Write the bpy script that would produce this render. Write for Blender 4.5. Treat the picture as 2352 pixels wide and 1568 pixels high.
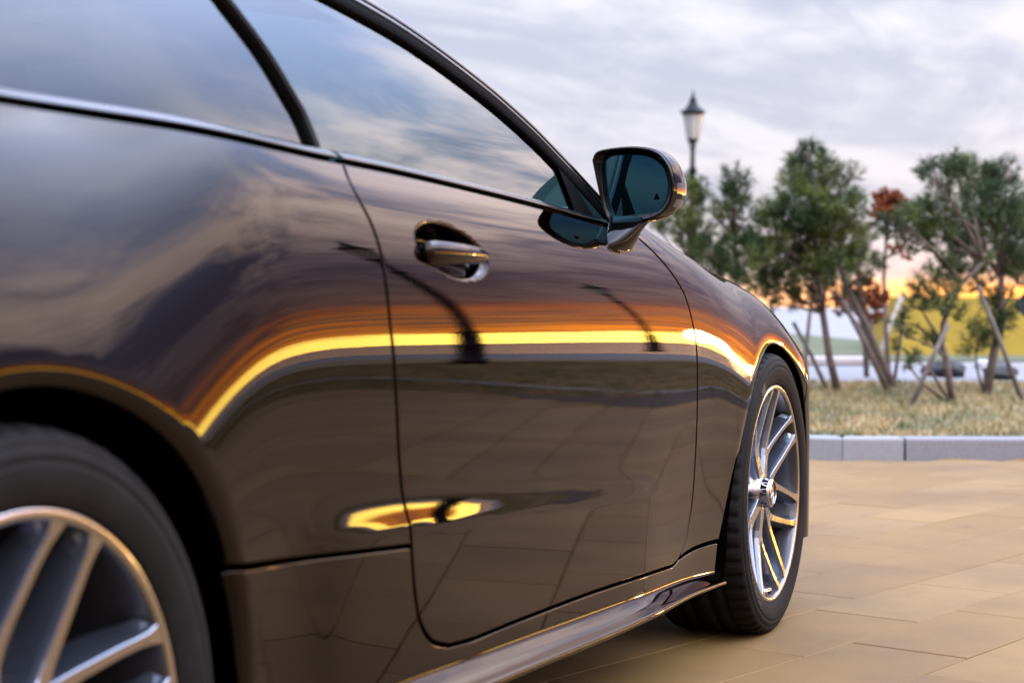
import bpy, bmesh, math, random
import numpy as np
from mathutils import Vector, Matrix
from mathutils.geometry import delaunay_2d_cdt
R=math.radians
sc=bpy.context.scene
for o in list(bpy.data.objects): bpy.data.objects.remove(o)
# ------------------------------------------------------------------ camera
CAM=np.array([-1.3354,-1.9452,.7850]); YAW,PITCH,ROLL,FPX=.38940,-.02029,.00473,4081.27
def cam_axes():
    c,s=math.cos(YAW),math.sin(YAW)
    f=np.array([c*math.cos(PITCH),s*math.cos(PITCH),math.sin(PITCH)])
    r=np.cross(f,[0,0,1.]); r/=np.linalg.norm(r); u=np.cross(r,f)
    cr,sr=math.cos(ROLL),math.sin(ROLL)
    return f, cr*r+sr*u, -sr*r+cr*u
CF,CR,CU=cam_axes()
cd=bpy.data.cameras.new('camera'); cam=bpy.data.objects.new('camera',cd); sc.collection.objects.link(cam)
cd.sensor_width=36; cd.lens=FPX/2352*36; cd.clip_start=.05; cd.clip_end=6000
cam.matrix_world=Matrix(((CR[0],CU[0],-CF[0],CAM[0]),(CR[1],CU[1],-CF[1],CAM[1]),(CR[2],CU[2],-CF[2],CAM[2]),(0,0,0,1)))
cd.dof.use_dof=True; cd.dof.focus_distance=3.80; cd.dof.aperture_fstop=4.6; cd.dof.aperture_blades=0
sc.camera=cam
def at(px,py,Z):
    """a place Z metres in front of the camera (measured from the photograph)"""
    return Vector(CAM+Z*CF+(px-1176)/FPX*Z*CR-(py-784)/FPX*Z*CU)
F2=Vector((math.cos(YAW),math.sin(YAW),0)); R2=Vector((math.sin(YAW),-math.cos(YAW),0)); C2=Vector((CAM[0],CAM[1],0))
def lz(L,Z,z=0.): return C2+F2*Z+R2*L+Vector((0,0,z))
# ------------------------------------------------------------------ sky
SUN_AZ,SUN_EL=-16.,.9
w=bpy.data.worlds.new('World'); sc.world=w; w.use_nodes=True
nt=w.node_tree; N=nt.nodes; Lk=nt.links; N.clear()
def nd(tree,t,**k):
    n=tree.nodes.new(t)
    for a,b in k.items():
        if a=='inp':
            for i,v in b.items(): n.inputs[i].default_value=v
        else: setattr(n,a,b)
    return n
def math_(op,a,b=None,c=None,tree=None,clamp=False):
    tree=tree or nt; n=tree.nodes.new('ShaderNodeMath'); n.operation=op; n.use_clamp=clamp
    for i,v in enumerate((a,b,c)):
        if v is None: continue
        if isinstance(v,(int,float)): n.inputs[i].default_value=v
        else: tree.links.new(v,n.inputs[i])
    return n.outputs[0]
def mixc(fac,a,b,tree=None,mode='MIX'):
    tree=tree or nt; n=tree.nodes.new('ShaderNodeMix'); n.data_type='RGBA'; n.blend_type=mode; n.clamp_factor=True
    for i,v in ((0,fac),(6,a),(7,b)):
        if isinstance(v,(int,float)): n.inputs[i].default_value=v
        elif isinstance(v,(tuple,list)): n.inputs[i].default_value=(*v,1) if len(v)==3 else v
        else: tree.links.new(v,n.inputs[i])
    return n.outputs[2]
def ramp(fac,stops,tree=None,interp='LINEAR'):
    tree=tree or nt; n=tree.nodes.new('ShaderNodeValToRGB'); cr=n.color_ramp; cr.interpolation=interp
    while len(cr.elements)<len(stops): cr.elements.new(.5)
    for e,(p,c) in zip(cr.elements,stops): e.position=p; e.color=(*c,1) if len(c)==3 else c
    tree.links.new(fac,n.inputs[0]); return n.outputs[0]
def sstep(v,a,b,tree=None):
    tree=tree or nt; n=tree.nodes.new('ShaderNodeMapRange'); n.interpolation_type='SMOOTHSTEP'
    tree.links.new(v,n.inputs[0]); n.inputs[1].default_value=a; n.inputs[2].default_value=b; n.inputs[3].default_value=0; n.inputs[4].default_value=1
    return n.outputs[0]
tc=nd(nt,'ShaderNodeTexCoord'); sep=nd(nt,'ShaderNodeSeparateXYZ'); Lk.new(tc.outputs['Generated'],sep.inputs[0])
X_,Y_,Z_=sep.outputs
hyp=math_('SQRT',math_('ADD',math_('MULTIPLY',X_,X_),math_('MULTIPLY',Y_,Y_)))
ga=R(SUN_AZ); cosg=math_('DIVIDE',math_('ADD',math_('MULTIPLY',X_,math.cos(ga)),math_('MULTIPLY',Y_,math.sin(ga))),math_('MAXIMUM',hyp,.001))
zc=math_('MAXIMUM',Z_,0.)
den=math_('ADD',zc,.10)
comb=nd(nt,'ShaderNodeCombineXYZ'); Lk.new(math_('DIVIDE',X_,den),comb.inputs[0]); Lk.new(math_('DIVIDE',Y_,den),comb.inputs[1]); comb.inputs[2].default_value=3.3
def wnoise(scale,detail,rough,off=0.,dist=0.,sx=1.,sy=1.):
    m=nd(nt,'ShaderNodeMapping'); Lk.new(comb.outputs[0],m.inputs[0]); m.inputs['Rotation'].default_value=(0,0,R(38)); m.inputs['Scale'].default_value=(sx,sy,1); m.inputs['Location'].default_value=(off,off*.7,off)
    n=nd(nt,'ShaderNodeTexNoise'); Lk.new(m.outputs[0],n.inputs['Vector']); n.inputs['Scale'].default_value=scale; n.inputs['Detail'].default_value=detail; n.inputs['Roughness'].default_value=rough; n.inputs['Distortion'].default_value=dist
    return n.outputs[0]
n1=wnoise(1.05,7,.58,8.1,.5,.75,1.35); n2=wnoise(3.2,6,.6,18.1,.7,.7,1.5); n3=wnoise(.24,3,.5,9.)
cl=math_('ADD',math_('MULTIPLY',n1,.6),math_('ADD',math_('MULTIPLY',n2,.22),math_('MULTIPLY',n3,.18)))
clh=sstep(cl,.42,.58); n4=wnoise(.42,3,.45,2.,.2,.5,1.5); hi=math_('MULTIPLY',sstep(zc,.34,.52),.8)
clf=math_('ADD',math_('MULTIPLY',clh,math_('SUBTRACT',1.,hi)),math_('MULTIPLY',sstep(n4,.40,.60),hi))
toward=sstep(cosg,.935,.995)      # azimuths close to the set sun
wide=sstep(cosg,.25,.97)
# pale cloud deck low in front, brighter broken cloud and clear blue overhead
pa=R(-75.); cosp=math_('DIVIDE',math_('ADD',math_('MULTIPLY',X_,math.cos(pa)),math_('MULTIPLY',Y_,math.sin(pa))),math_('MAXIMUM',hyp,.001))
side=sstep(cosp,.20,.48)
deck=mixc(clf,ramp(zc,[(0,(.64,.62,.70)),(.10,(.60,.62,.76)),(.19,(.56,.60,.80)),(.33,(.9,1.15,1.8)),(.5,(1.7,2.2,3.4)),(.68,(2.8,3.5,5.4)),(1,(2.6,3.1,4.6))]),
              ramp(zc,[(0,(.92,.84,.84)),(.10,(.86,.85,.93)),(.19,(.93,.92,.98)),(.33,(2.6,2.3,2.2)),(.5,(5.0,4.6,4.7)),(.68,(8.2,7.9,8.4)),(1,(5.5,5.4,5.9))]))
# seaward: dark purple bank under the bright cloud
bank=mixc(clf,ramp(zc,[(0,(.8,.36,.26)),(.07,(.42,.27,.34)),(.16,(.38,.33,.52)),(.26,(.50,.52,.85)),(.36,(.75,1.0,1.7)),(.5,(2.4,3.1,5.0)),(.68,(7.0,8.6,12.5)),(1,(2.6,3.1,4.6))]),
              ramp(zc,[(0,(2.4,.95,.40)),(.05,(1.3,.62,.38)),(.10,(.80,.55,.60)),(.17,(.95,.78,.92)),(.25,(2.7,2.2,2.15)),(.36,(5.2,4.3,3.9)),(.5,(7.5,6.7,6.8)),(.68,(16.,15.6,17.)),(1,(5.5,5.4,5.9))]))
col0=mixc(side,deck,bank)
# orange streaks low over the sea
def streaks(zs,xs,off,lo,hi):
    stv=nd(nt,'ShaderNodeCombineXYZ'); Lk.new(math_('MULTIPLY',Z_,zs),stv.inputs[2]); Lk.new(math_('MULTIPLY',X_,xs),stv.inputs[0]); Lk.new(math_('ADD',math_('MULTIPLY',Y_,xs),off),stv.inputs[1])
    sn=nd(nt,'ShaderNodeTexNoise'); Lk.new(stv.outputs[0],sn.inputs['Vector']); sn.inputs['Scale'].default_value=1.; sn.inputs['Detail'].default_value=6; sn.inputs['Roughness'].default_value=.62; sn.inputs['Distortion'].default_value=.4
    return sstep(sn.outputs[0],lo,hi)
s1=streaks(70.,4.5,0.,.40,.60); s2=streaks(190.,11.,3.,.38,.62)
low=math_('SUBTRACT',1.,sstep(zc,.035,.115))
ost=math_('MULTIPLY',math_('MULTIPLY',low,math_('ADD',math_('MULTIPLY',s1,.65),math_('MULTIPLY',s2,.45))),side)
col1=mixc(ost,col0,ramp(zc,[(0,(10.,3.4,.30)),(.03,(6.5,1.95,.18)),(.07,(3.8,1.0,.16)),(.115,(2.1,.56,.18))]))
# pink and apricot rim over the horizon farther round
front=math_('MULTIPLY',sstep(cosg,.80,.93),math_('SUBTRACT',1.,side))
pk=math_('MULTIPLY',math_('SUBTRACT',1.,sstep(zc,.006,.050)),front)
col2=mixc(math_('MULTIPLY',pk,.7),col1,(1.35,.86,.72))
# glowing slot at the horizon
edge_n=math_('ADD',zc,math_('MULTIPLY',math_('SUBTRACT',s2,.5),.005))
gl1=math_('MULTIPLY',math_('SUBTRACT',1.,sstep(edge_n,.015,.022)),math_('MULTIPLY',side,sstep(cosp,-.2,.3)))
gl1=math_('MULTIPLY',gl1,sstep(cosg,.35,.75))
col3=mixc(gl1,col2,mixc(sstep(cosg,.93,.998),(11.5,6.3,.10),(19.,13.5,2.4)))
gl2=math_('MULTIPLY',math_('SUBTRACT',1.,sstep(edge_n,.005,.022)),front)
col3=mixc(gl2,col3,(2.9,1.15,.22))
sky=nd(nt,'ShaderNodeTexSky'); sky.sky_type='NISHITA'; sky.sun_disc=False; sky.sun_elevation=R(SUN_EL); sky.sun_rotation=R(90-SUN_AZ)
bg1=nd(nt,'ShaderNodeBackground'); Lk.new(sky.outputs[0],bg1.inputs[0]); bg1.inputs[1].default_value=.015
bg2=nd(nt,'ShaderNodeBackground'); Lk.new(col3,bg2.inputs[0]); bg2.inputs[1].default_value=1.06
ad=nd(nt,'ShaderNodeAddShader'); Lk.new(bg1.outputs[0],ad.inputs[0]); Lk.new(bg2.outputs[0],ad.inputs[1])
wo=nd(nt,'ShaderNodeOutputWorld'); Lk.new(ad.outputs[0],wo.inputs[0])
# ------------------------------------------------------------------ sun: almost set, filtered through the cloud slot
sd=bpy.data.lights.new('sun','SUN'); sd.energy=.10; sd.angle=R(2.); sd.color=(1,.55,.22)
so=bpy.data.objects.new('sun',sd); sc.collection.objects.link(so)
sdir=Vector((math.cos(R(SUN_EL))*math.cos(R(SUN_AZ)),math.cos(R(SUN_EL))*math.sin(R(SUN_AZ)),math.sin(R(SUN_EL))))
so.rotation_euler=sdir.to_track_quat('Z','Y').to_euler()
vs=sc.view_settings; vs.view_transform='Standard'; vs.look='None'; vs.exposure=0.; vs.gamma=1.; vs.use_curve_mapping=False
try: sc.cycles.transparent_max_bounces=16; sc.cycles.max_bounces=10; sc.cycles.glossy_bounces=6
except Exception: pass
# ------------------------------------------------------------------ helpers
C=sc.collection
def tag(o,label=None,cat=None,group=None,kind=None):
    if label: o['label']=label
    if cat: o['category']=cat
    if group: o['group']=group
    if kind: o['kind']=kind
    return o
def empty(name,loc=(0,0,0),rz=0.):
    o=bpy.data.objects.new(name,None); C.objects.link(o); o.location=loc; o.rotation_euler=(0,0,rz); o.empty_display_size=.2; return o
def mk(name,v,f,mat,parent=None,normals=None,smooth=True,mats=None,mi=None):
    me=bpy.data.meshes.new(name); me.from_pydata([tuple(map(float,p)) for p in v],[],[tuple(int(i) for i in q) for q in f]); 
    for m in (mats or [mat]): me.materials.append(m)
    if mi is not None: me.polygons.foreach_set('material_index',np.array(mi,dtype=np.int32))
    me.polygons.foreach_set('use_smooth',[smooth]*len(me.polygons)); me.update()
    if normals is not None: me.normals_split_custom_set_from_vertices([tuple(map(float,n)) for n in normals])
    o=bpy.data.objects.new(name,me); C.objects.link(o)
    if parent: o.parent=parent
    return o
def mirror_mesh(o,parent,name=None):
    """the same piece for the other side of the car"""
    me=o.data; n=len(me.vertices); v=np.empty(n*3); me.vertices.foreach_get('co',v); v=v.reshape(-1,3); v[:,1]*=-1
    f=[tuple(reversed(p.vertices)) for p in me.polygons]
    nn=[None]*n
    if me.has_custom_normals:
        cn=np.empty(len(me.loops)*3); me.corner_normals.foreach_get('vector',cn); cn=cn.reshape(-1,3); li=np.empty(len(me.loops),dtype=np.int32); me.loops.foreach_get('vertex_index',li)
        nn=np.zeros((n,3)); nn[li]=cn; nn[:,1]*=-1
    else: nn=None
    p=mk(name or o.name.split('.')[0],v,f,None,parent,normals=nn,mats=list(me.materials),mi=[p.material_index for p in me.polygons])
    p.data.polygons.foreach_set('use_smooth',[me.polygons[0].use_smooth]*len(f)); return p
def box(v,f,c,s,rz=0.,M=None):
    b=len(v); 
    for dx in (-1,1):
        for dy in (-1,1):
            for dz in (-1,1):
                p=Vector((dx*s[0]/2,dy*s[1]/2,dz*s[2]/2))
                if rz: p=Matrix.Rotation(rz,3,'Z')@p
                if M is not None: p=M@p
                v.append(p+Vector(c))
    for q in ((0,1,3,2),(4,6,7,5),(0,4,5,1),(2,3,7,6),(0,2,6,4),(1,5,7,3)): f.append(tuple(b+i for i in q))
def tube(v,f,pts,rad,n=8,cap=True):
    pts=[Vector(p) for p in pts]; b=len(v); up=Vector((0,0,1))
    if abs((pts[-1]-pts[0]).normalized().z)>.95: up=Vector((1,0,0))
    for i,p in enumerate(pts):
        d=(pts[min(i+1,len(pts)-1)]-pts[max(i-1,0)]).normalized(); a=d.cross(up).normalized(); c=a.cross(d)
        r=rad[i] if isinstance(rad,(list,tuple)) else rad
        for k in range(n): t=2*math.pi*k/n; v.append(p+a*(r*math.cos(t))+c*(r*math.sin(t)))
    for i in range(len(pts)-1):
        for k in range(n): f.append((b+i*n+k,b+i*n+(k+1)%n,b+(i+1)*n+(k+1)%n,b+(i+1)*n+k))
    if cap: f.append(tuple(b+k for k in range(n))[::-1]); f.append(tuple(b+(len(pts)-1)*n+k for k in range(n)))
def loft(v,f,rings,closed=True,caps=False):
    b=len(v); n=len(rings[0])
    for r in rings: v.extend(Vector(p) for p in r)
    for i in range(len(rings)-1):
        for k in range(n if closed else n-1): f.append((b+i*n+k,b+i*n+(k+1)%n,b+(i+1)*n+(k+1)%n,b+(i+1)*n+k))
    if caps: f.append(tuple(b+k for k in range(n))[::-1]); f.append(tuple(b+(len(rings)-1)*n+k for k in range(n)))
def lathe(v,f,prof,n=24,c=(0,0,0),axis='Z'):
    rings=[]
    for r,h in prof:
        rg=[]
        for k in range(n):
            t=2*math.pi*k/n
            rg.append(Vector(c)+(Vector((r*math.cos(t),r*math.sin(t),h)) if axis=='Z' else Vector((r*math.cos(t),h,r*math.sin(t)))))
        rings.append(rg)
    loft(v,f,rings)
# ------------------------------------------------------------------ materials
def mat(name,col=(.5,.5,.5),rough=.5,metal=0.,coat=0.,coat_ior=1.5,coat_rough=.02,spec=.5,var=0.,vscale=6.,bump=0.,bscale=200.,vcol=None,ior=None,emis=None):
    m=bpy.data.materials.new(name); m.use_nodes=True; t=m.node_tree; p=t.nodes['Principled BSDF']
    p.inputs['Base Color'].default_value=(*col,1); p.inputs['Roughness'].default_value=rough; p.inputs['Metallic'].default_value=metal
    p.inputs['Coat Weight'].default_value=coat; p.inputs['Coat IOR'].default_value=coat_ior; p.inputs['Coat Roughness'].default_value=coat_rough; p.inputs['Specular IOR Level'].default_value=spec
    if ior: p.inputs['IOR'].default_value=ior
    g=t.nodes.new('ShaderNodeNewGeometry')
    if var or vcol:
        n=t.nodes.new('ShaderNodeTexNoise'); n.inputs['Scale'].default_value=vscale; n.inputs['Detail'].default_value=6; n.inputs['Roughness'].default_value=.6; t.links.new(g.outputs['Position'],n.inputs['Vector'])
        c2=vcol or tuple(x*(1-var) for x in col); c1=col if vcol else tuple(min(1,x*(1+var)) for x in col)
        t.links.new(mixc(sstep(n.outputs[0],.3,.7,t),c1,c2,t),p.inputs['Base Color'])
    if bump:
        n=t.nodes.new('ShaderNodeTexNoise'); n.inputs['Scale'].default_value=bscale; n.inputs['Detail'].default_value=4; t.links.new(g.outputs['Position'],n.inputs['Vector'])
        b=t.nodes.new('ShaderNodeBump'); b.inputs['Strength'].default_value=bump; b.inputs['Distance'].default_value=.002; t.links.new(n.outputs[0],b.inputs['Height']); t.links.new(b.outputs[0],p.inputs['Normal'])
    return m
def glass_mat(name,tint,ior=1.385,dust=.0,rough=0.):
    m=bpy.data.materials.new(name); m.use_nodes=True; t=m.node_tree; t.nodes.clear()
    fr=t.nodes.new('ShaderNodeFresnel'); fr.inputs[0].default_value=ior
    tr=t.nodes.new('ShaderNodeBsdfTransparent'); tr.inputs[0].default_value=(*tint,1)
    g=t.nodes.new('ShaderNodeBsdfGlossy'); g.inputs['Roughness'].default_value=rough; g.inputs[0].default_value=(1,1,1,1)
    geo=t.nodes.new('ShaderNodeNewGeometry'); fac=math_('MULTIPLY',fr.outputs[0],math_('SUBTRACT',1.,geo.outputs['Backfacing'],tree=t),tree=t)
    mx=t.nodes.new('ShaderNodeMixShader'); t.links.new(fac,mx.inputs[0]); t.links.new(tr.outputs[0],mx.inputs[1]); t.links.new(g.outputs[0],mx.inputs[2])
    o=t.nodes.new('ShaderNodeOutputMaterial'); t.links.new(mx.outputs[0],o.inputs[0]); return m
M={}
def lacquer(name,c1,c2,ior,peel=0.,tint=(1,1,1)):
    """solid colour under a clear mirror-like lacquer"""
    m=bpy.data.materials.new(name); m.use_nodes=True; t=m.node_tree; t.nodes.clear()
    g=t.nodes.new('ShaderNodeNewGeometry'); n=t.nodes.new('ShaderNodeTexNoise'); n.inputs['Scale'].default_value=2600; n.inputs['Detail'].default_value=2; t.links.new(g.outputs['Position'],n.inputs['Vector'])
    d=t.nodes.new('ShaderNodeBsdfDiffuse'); col=mixc(sstep(n.outputs[0],.45,.8,t),c1,c2,t)
    vo=t.nodes.new('ShaderNodeTexVoronoi'); vo.inputs['Scale'].default_value=34; t.links.new(g.outputs['Position'],vo.inputs['Vector'])
    sp=math_('MULTIPLY',math_('LESS_THAN',vo.outputs['Distance'],.034,tree=t),math_('GREATER_THAN',math_('FRACT',math_('MULTIPLY',vo.outputs['Color'],7.7,tree=t),tree=t),.72,tree=t),tree=t)
    fn=t.nodes.new('ShaderNodeTexNoise'); fn.inputs['Scale'].default_value=3.; fn.inputs['Detail'].default_value=8; fn.inputs['Roughness'].default_value=.7; t.links.new(g.outputs['Position'],fn.inputs['Vector'])
    film=math_('MULTIPLY',sstep(fn.outputs[0],.45,.75,t),.5,tree=t)
    t.links.new(mixc(math_('MULTIPLY',sp,.8,tree=t),mixc(math_('MULTIPLY',film,.007,tree=t),col,(.12,.09,.07),t),(.035,.028,.022),t),d.inputs[0])
    gl_=t.nodes.new('ShaderNodeBsdfGlossy'); gl_.inputs['Roughness'].default_value=0.; gl_.inputs[0].default_value=(*tint,1)
    fr=t.nodes.new('ShaderNodeFresnel'); t.links.new(math_('ADD',math_('MULTIPLY',g.outputs['Backfacing'],1/ior-ior,tree=t),ior,tree=t),fr.inputs[0]); mx=t.nodes.new('ShaderNodeMixShader'); o=t.nodes.new('ShaderNodeOutputMaterial')
    if peel:
        n2=t.nodes.new('ShaderNodeTexNoise'); n2.inputs['Scale'].default_value=230; n2.inputs['Detail'].default_value=2; t.links.new(g.outputs['Position'],n2.inputs['Vector'])
        b=t.nodes.new('ShaderNodeBump'); b.inputs['Strength'].default_value=1.; b.inputs['Distance'].default_value=peel; t.links.new(n2.outputs[0],b.inputs['Height']); t.links.new(b.outputs[0],gl_.inputs['Normal'])
    t.links.new(fr.outputs[0],mx.inputs[0]); t.links.new(d.outputs[0],mx.inputs[1]); t.links.new(gl_.outputs[0],mx.inputs[2]); t.links.new(mx.outputs[0],o.inputs[0]); return m
M['paint']=lacquer('dark_brown_paint',(.0004,.0001,.0001),(.0019,.0005,.0003),1.29,.000010,(1.,.90,.87))
M['gloss_black']=lacquer('gloss_black_plastic',(.0008,.0008,.001),(.0012,.0012,.0015),1.24)
M['trim']=mat('satin_dark_chrome',(.06,.058,.065),.12,1.)
M['rubber']=mat('black_rubber',(.0007,.0007,.0008),.7,spec=.02,bump=.2,bscale=300)
M['tyre']=mat('tyre_rubber',(.0042,.0038,.0037),.75,spec=.12,var=.25,vscale=25,bump=.35,bscale=500)
M['tyre_print']=mat('tyre_lettering',(.035,.032,.032),.5,spec=.3)
M['rim_face']=mat('machined_wheel_face',(.40,.355,.335),.22,1.,coat=.6)
M['rim_grey']=mat('grey_wheel_lacquer',(.12,.14,.185),.30,.9,coat=.8)
M['rim_dark']=mat('dark_wheel_barrel',(.05,.05,.055),.35,.7,coat=.5)
M['chrome']=mat('chrome',(.38,.38,.40),.05,1.)
M['dark_metal']=mat('brake_iron',(.09,.09,.09),.4,.8)
M['black']=mat('black_underbody',(.0007,.0007,.0007),.95,spec=.0)
M['interior']=mat('dark_cabin_trim',(.012,.012,.013),.7,var=.2)
M['leather']=mat('dark_leather',(.02,.018,.018),.45,bump=.3,bscale=250)
M['mirror_shell']=M['gloss_black']
M['headliner']=mat('grey_headliner',(.07,.068,.065),.9)
M['glass_front']=glass_mat('teal_tinted_glass',(.40,.60,.64))
M['glass_rear']=glass_mat('privacy_glass',(.26,.28,.29))
M['glass_screen']=glass_mat('windscreen_glass',(.20,.21,.22))
M['mirror_glass']=mat('blue_mirror_glass',(.032,.092,.125),.0,1.)
M['lens']=mat('clear_lens',(.10,.10,.11),.08,.6,coat=.5)
# ================================================================== SETTING
rnd=random.Random(7); rng=np.random.default_rng(5)
U2=np.array([.9603,-.2790]); V2=np.array([.2790,.9603]); SL,SW=.571,.2885
# paving material: each slab its own tint by its place in the bond
def slab_mat():
    m=bpy.data.materials.new('tan_paving_slab'); m.use_nodes=True; t=m.node_tree; p=t.nodes['Principled BSDF']; g=t.nodes.new('ShaderNodeNewGeometry')
    s=t.nodes.new('ShaderNodeSeparateXYZ'); t.links.new(g.outputs['Position'],s.inputs[0]); x,y,_=s.outputs; mm=lambda *a:math_(*a,tree=t)
    u=mm('ADD',mm('MULTIPLY',x,U2[0]),mm('MULTIPLY',y,U2[1])); v=mm('ADD',mm('MULTIPLY',x,V2[0]),mm('MULTIPLY',y,V2[1]))
    row=mm('FLOOR',mm('DIVIDE',mm('SUBTRACT',v,.007),SW)); odd=mm('PINGPONG',row,1.)
    cell=mm('FLOOR',mm('DIVIDE',mm('SUBTRACT',mm('SUBTRACT',u,3.005),mm('MULTIPLY',odd,-.223)),SL))
    c=t.nodes.new('ShaderNodeCombineXYZ'); t.links.new(row,c.inputs[0]); t.links.new(cell,c.inputs[1])
    wn=t.nodes.new('ShaderNodeTexWhiteNoise'); t.links.new(c.outputs[0],wn.inputs[0])
    base=ramp(wn.outputs[0],[(0,(.124,.074,.025)),(.25,(.142,.085,.030)),(.5,(.132,.078,.027)),(.75,(.164,.102,.038)),(1,(.141,.087,.036))],t)
    def noise(sc_,det,ro=.6):
        n=t.nodes.new('ShaderNodeTexNoise'); n.inputs['Scale'].default_value=sc_; n.inputs['Detail'].default_value=det; n.inputs['Roughness'].default_value=ro; t.links.new(g.outputs['Position'],n.inputs['Vector']); return n.outputs[0]
    n1=noise(1.4,5); n2=noise(14,6,.7); n3=noise(420,3,.7); n4=noise(4.2,6,.75)
    col=mixc(math_('MULTIPLY',sstep(n1,.40,.68,t),.60,tree=t),base,(.085,.050,.025),t)
    col=mixc(math_('MULTIPLY',sstep(n2,.45,.75,t),.28,tree=t),col,(.16,.093,.041),t)
    col=mixc(math_('MULTIPLY',sstep(n3,.48,.72,t),.38,tree=t),col,(.065,.038,.018),t)
    col=mixc(math_('MULTIPLY',sstep(n4,.58,.74,t),.55,tree=t),col,(.05,.034,.022),t)
    t.links.new(col,p.inputs['Base Color']); t.links.new(math_('ADD',.55,math_('MULTIPLY',n2,.22,tree=t),tree=t),p.inputs['Roughness']); p.inputs['Specular IOR Level'].default_value=.12
    b=t.nodes.new('ShaderNodeBump'); b.inputs['Strength'].default_value=.6; b.inputs['Distance'].default_value=.0012; t.links.new(math_('ADD',n3,math_('MULTIPLY',n2,1.2,tree=t),tree=t),b.inputs['Height']); t.links.new(b.outputs[0],p.inputs['Normal'])
    return m
MS=slab_mat()
M['joint']=mat('sandy_joint',(.115,.078,.038),.9,var=.3,vscale=30)
M['soil']=mat('soil',(.10,.075,.045),.95,var=.3,vscale=8)
# ground sheet under everything near
KX=9.18    # the kerb line runs across the view this far ahead
kerb0=lz(1.72,9.22); kerb1=lz(60,10.1); kd=(kerb1-kerb0).normalized(); kn=Vector((-kd.y,kd.x,0)) if Vector((-kd.y,kd.x,0)).dot(F2)>0 else Vector((kd.y,-kd.x,0))
ld=Matrix.Rotation(R(165),3,'Z')@kd                # the kerb turns back beyond the corner
ld=(-(R2*.95)+F2*.28).normalized(); ln=Vector((-ld.y,ld.x,0)); ln=ln if ln.dot(F2)>0 else -ln
kerbL=kerb0+ld*14
kbend=kerb0+kd*2.9; k2=(R2*.93+F2*.37).normalized(); k2n=Vector((-k2.y,k2.x,0)); k2n=k2n if k2n.dot(F2)>0 else -k2n
gb=mk('ground',[lz(-60,-40,-.012),lz(90,-40,-.012),tuple(kbend+k2*90+k2n*.05+Vector((0,0,-.012))),tuple(kbend+kn*.05+Vector((0,0,-.012))),lz(1.7,9.35,-.012),lz(-60,26,-.012)],[(0,1,2,3,4,5)],M['joint'],smooth=False); tag(gb,kind='structure')
# slabs
def slab_geo(v,f,c,tilt=0.,dz=0.):
    L,Wd=SL-.0026,SW-.0026; e=.0022; b=len(v)
    for z,k in ((-.011,0),(-.0018+0,0),(0,e)):
        for sx,sy in ((-1,-1),(1,-1),(1,1),(-1,1)):
            q=c+U2*(sx*(L/2-k))+V2*(sy*(Wd/2-k)); v.append((q[0],q[1],z+dz+tilt*sx*.5))
    for r in (0,1):
        for k in range(4): f.append((b+r*4+k,b+r*4+(k+1)%4,b+r*4+4+(k+1)%4,b+r*4+4+k))
    f.append((b+8,b+9,b+10,b+11))
lv,lf=[],[]; slab_geo(lv,lf,np.array([0.,0.]))
sme=bpy.data.meshes.new('paving_slab'); sme.from_pydata([tuple(map(float,a)) for a in lv],[],lf); sme.materials.append(MS)
cand=[]; sv,sf=[],[]
for r in range(-75,50):
    for c in range(-30,50):
        v0=.007+(r+.5)*SW; u0=3.005-(.223 if r%2 else 0)+(c+.5)*SL
        p=U2*u0+V2*v0; P=Vector((p[0],p[1],0)); d=P-C2; Z=d.dot(F2); L=d.dot(R2)
        if (P-kerb0).dot(kn)>-.02 and 0<L<(kbend-C2).dot(R2): continue
        if L>=(kbend-C2).dot(R2) and (P-kbend).dot(k2n)>-.02: continue
        if L<=1.9 and (P-kerb0).dot(ln)>-.02: continue
        if Z<-6 or Z>18 or abs(L)>17: continue
        seen=Z>2.2 and -.02<L/Z<.31 and not (p[1]>-.55 and p[0]<3.0)
        if seen: cand.append((Z,p))
        else: slab_geo(sv,sf,p,rnd.uniform(-.0012,.0012),rnd.uniform(-.0015,.0008))
cand.sort(key=lambda a:a[0])
for Z,p in cand[:300]:
    o=bpy.data.objects.new('paving_slab',sme); C.objects.link(o); o.parent=gb; o.location=(p[0],p[1],rnd.uniform(-.0014,.0006)); o.rotation_euler=(rnd.uniform(-.0022,.0022),rnd.uniform(-.0012,.0012),rnd.uniform(-.001,.001)); 
    # the mesh is laid out round the origin in the bond direction already
for Z,p in cand[300:]: slab_geo(sv,sf,p)
o=mk('paving_slabs_beyond',sv,sf,MS,gb,smooth=False); o['kind']='stuff'
# small crumbs of mortar and grit in the joints
# kerb of granite blocks
def kerb_mat(): return mat('grey_granite_kerb',(.118,.118,.128),.75,var=.3,vscale=140,bump=.5,bscale=300)
M['kerb']=kerb_mat(); M['kerb2']=mat('pale_granite_kerb',(.145,.148,.155),.75,var=.2,vscale=120,bump=.4,bscale=300)
KH,KW=.105,.165
kb=empty('kerb',tuple(kerb0)); tag(kb,'grey granite kerb of long blocks edging the dry lawn','kerb')
def kblock(p0,p1,nrm_,m,parent,h=KH,wd=KW):
    d=(p1-p0); L=d.length; d.normalize(); v,f=[],[]; rg=[]
    for s in (.0022,L-.0022):
        rg.append([p0+d*s-Vector(kb.location if parent is kb else parent.location)+nrm_*a+Vector((0,0,b)) for a,b in ((0,-.05),(0,h-.012),(.004,h-.004),(.012,h),(wd-.006,h),(wd,h-.006),(wd,-.05))])
    loft(v,f,rg,caps=True); return mk('kerb_block',v,f,m,parent,smooth=False)
kblock(kerb0+kd*0,kerb0+kd*.0+kd*.001+kd*.32-kd*.0,kn,M['kerb2'],kb)
s=.33
for i in range(2): kblock(kerb0+kd*s,kerb0+kd*(s+1.28),kn,M['kerb'],kb); s+=1.285
s=0.
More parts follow.
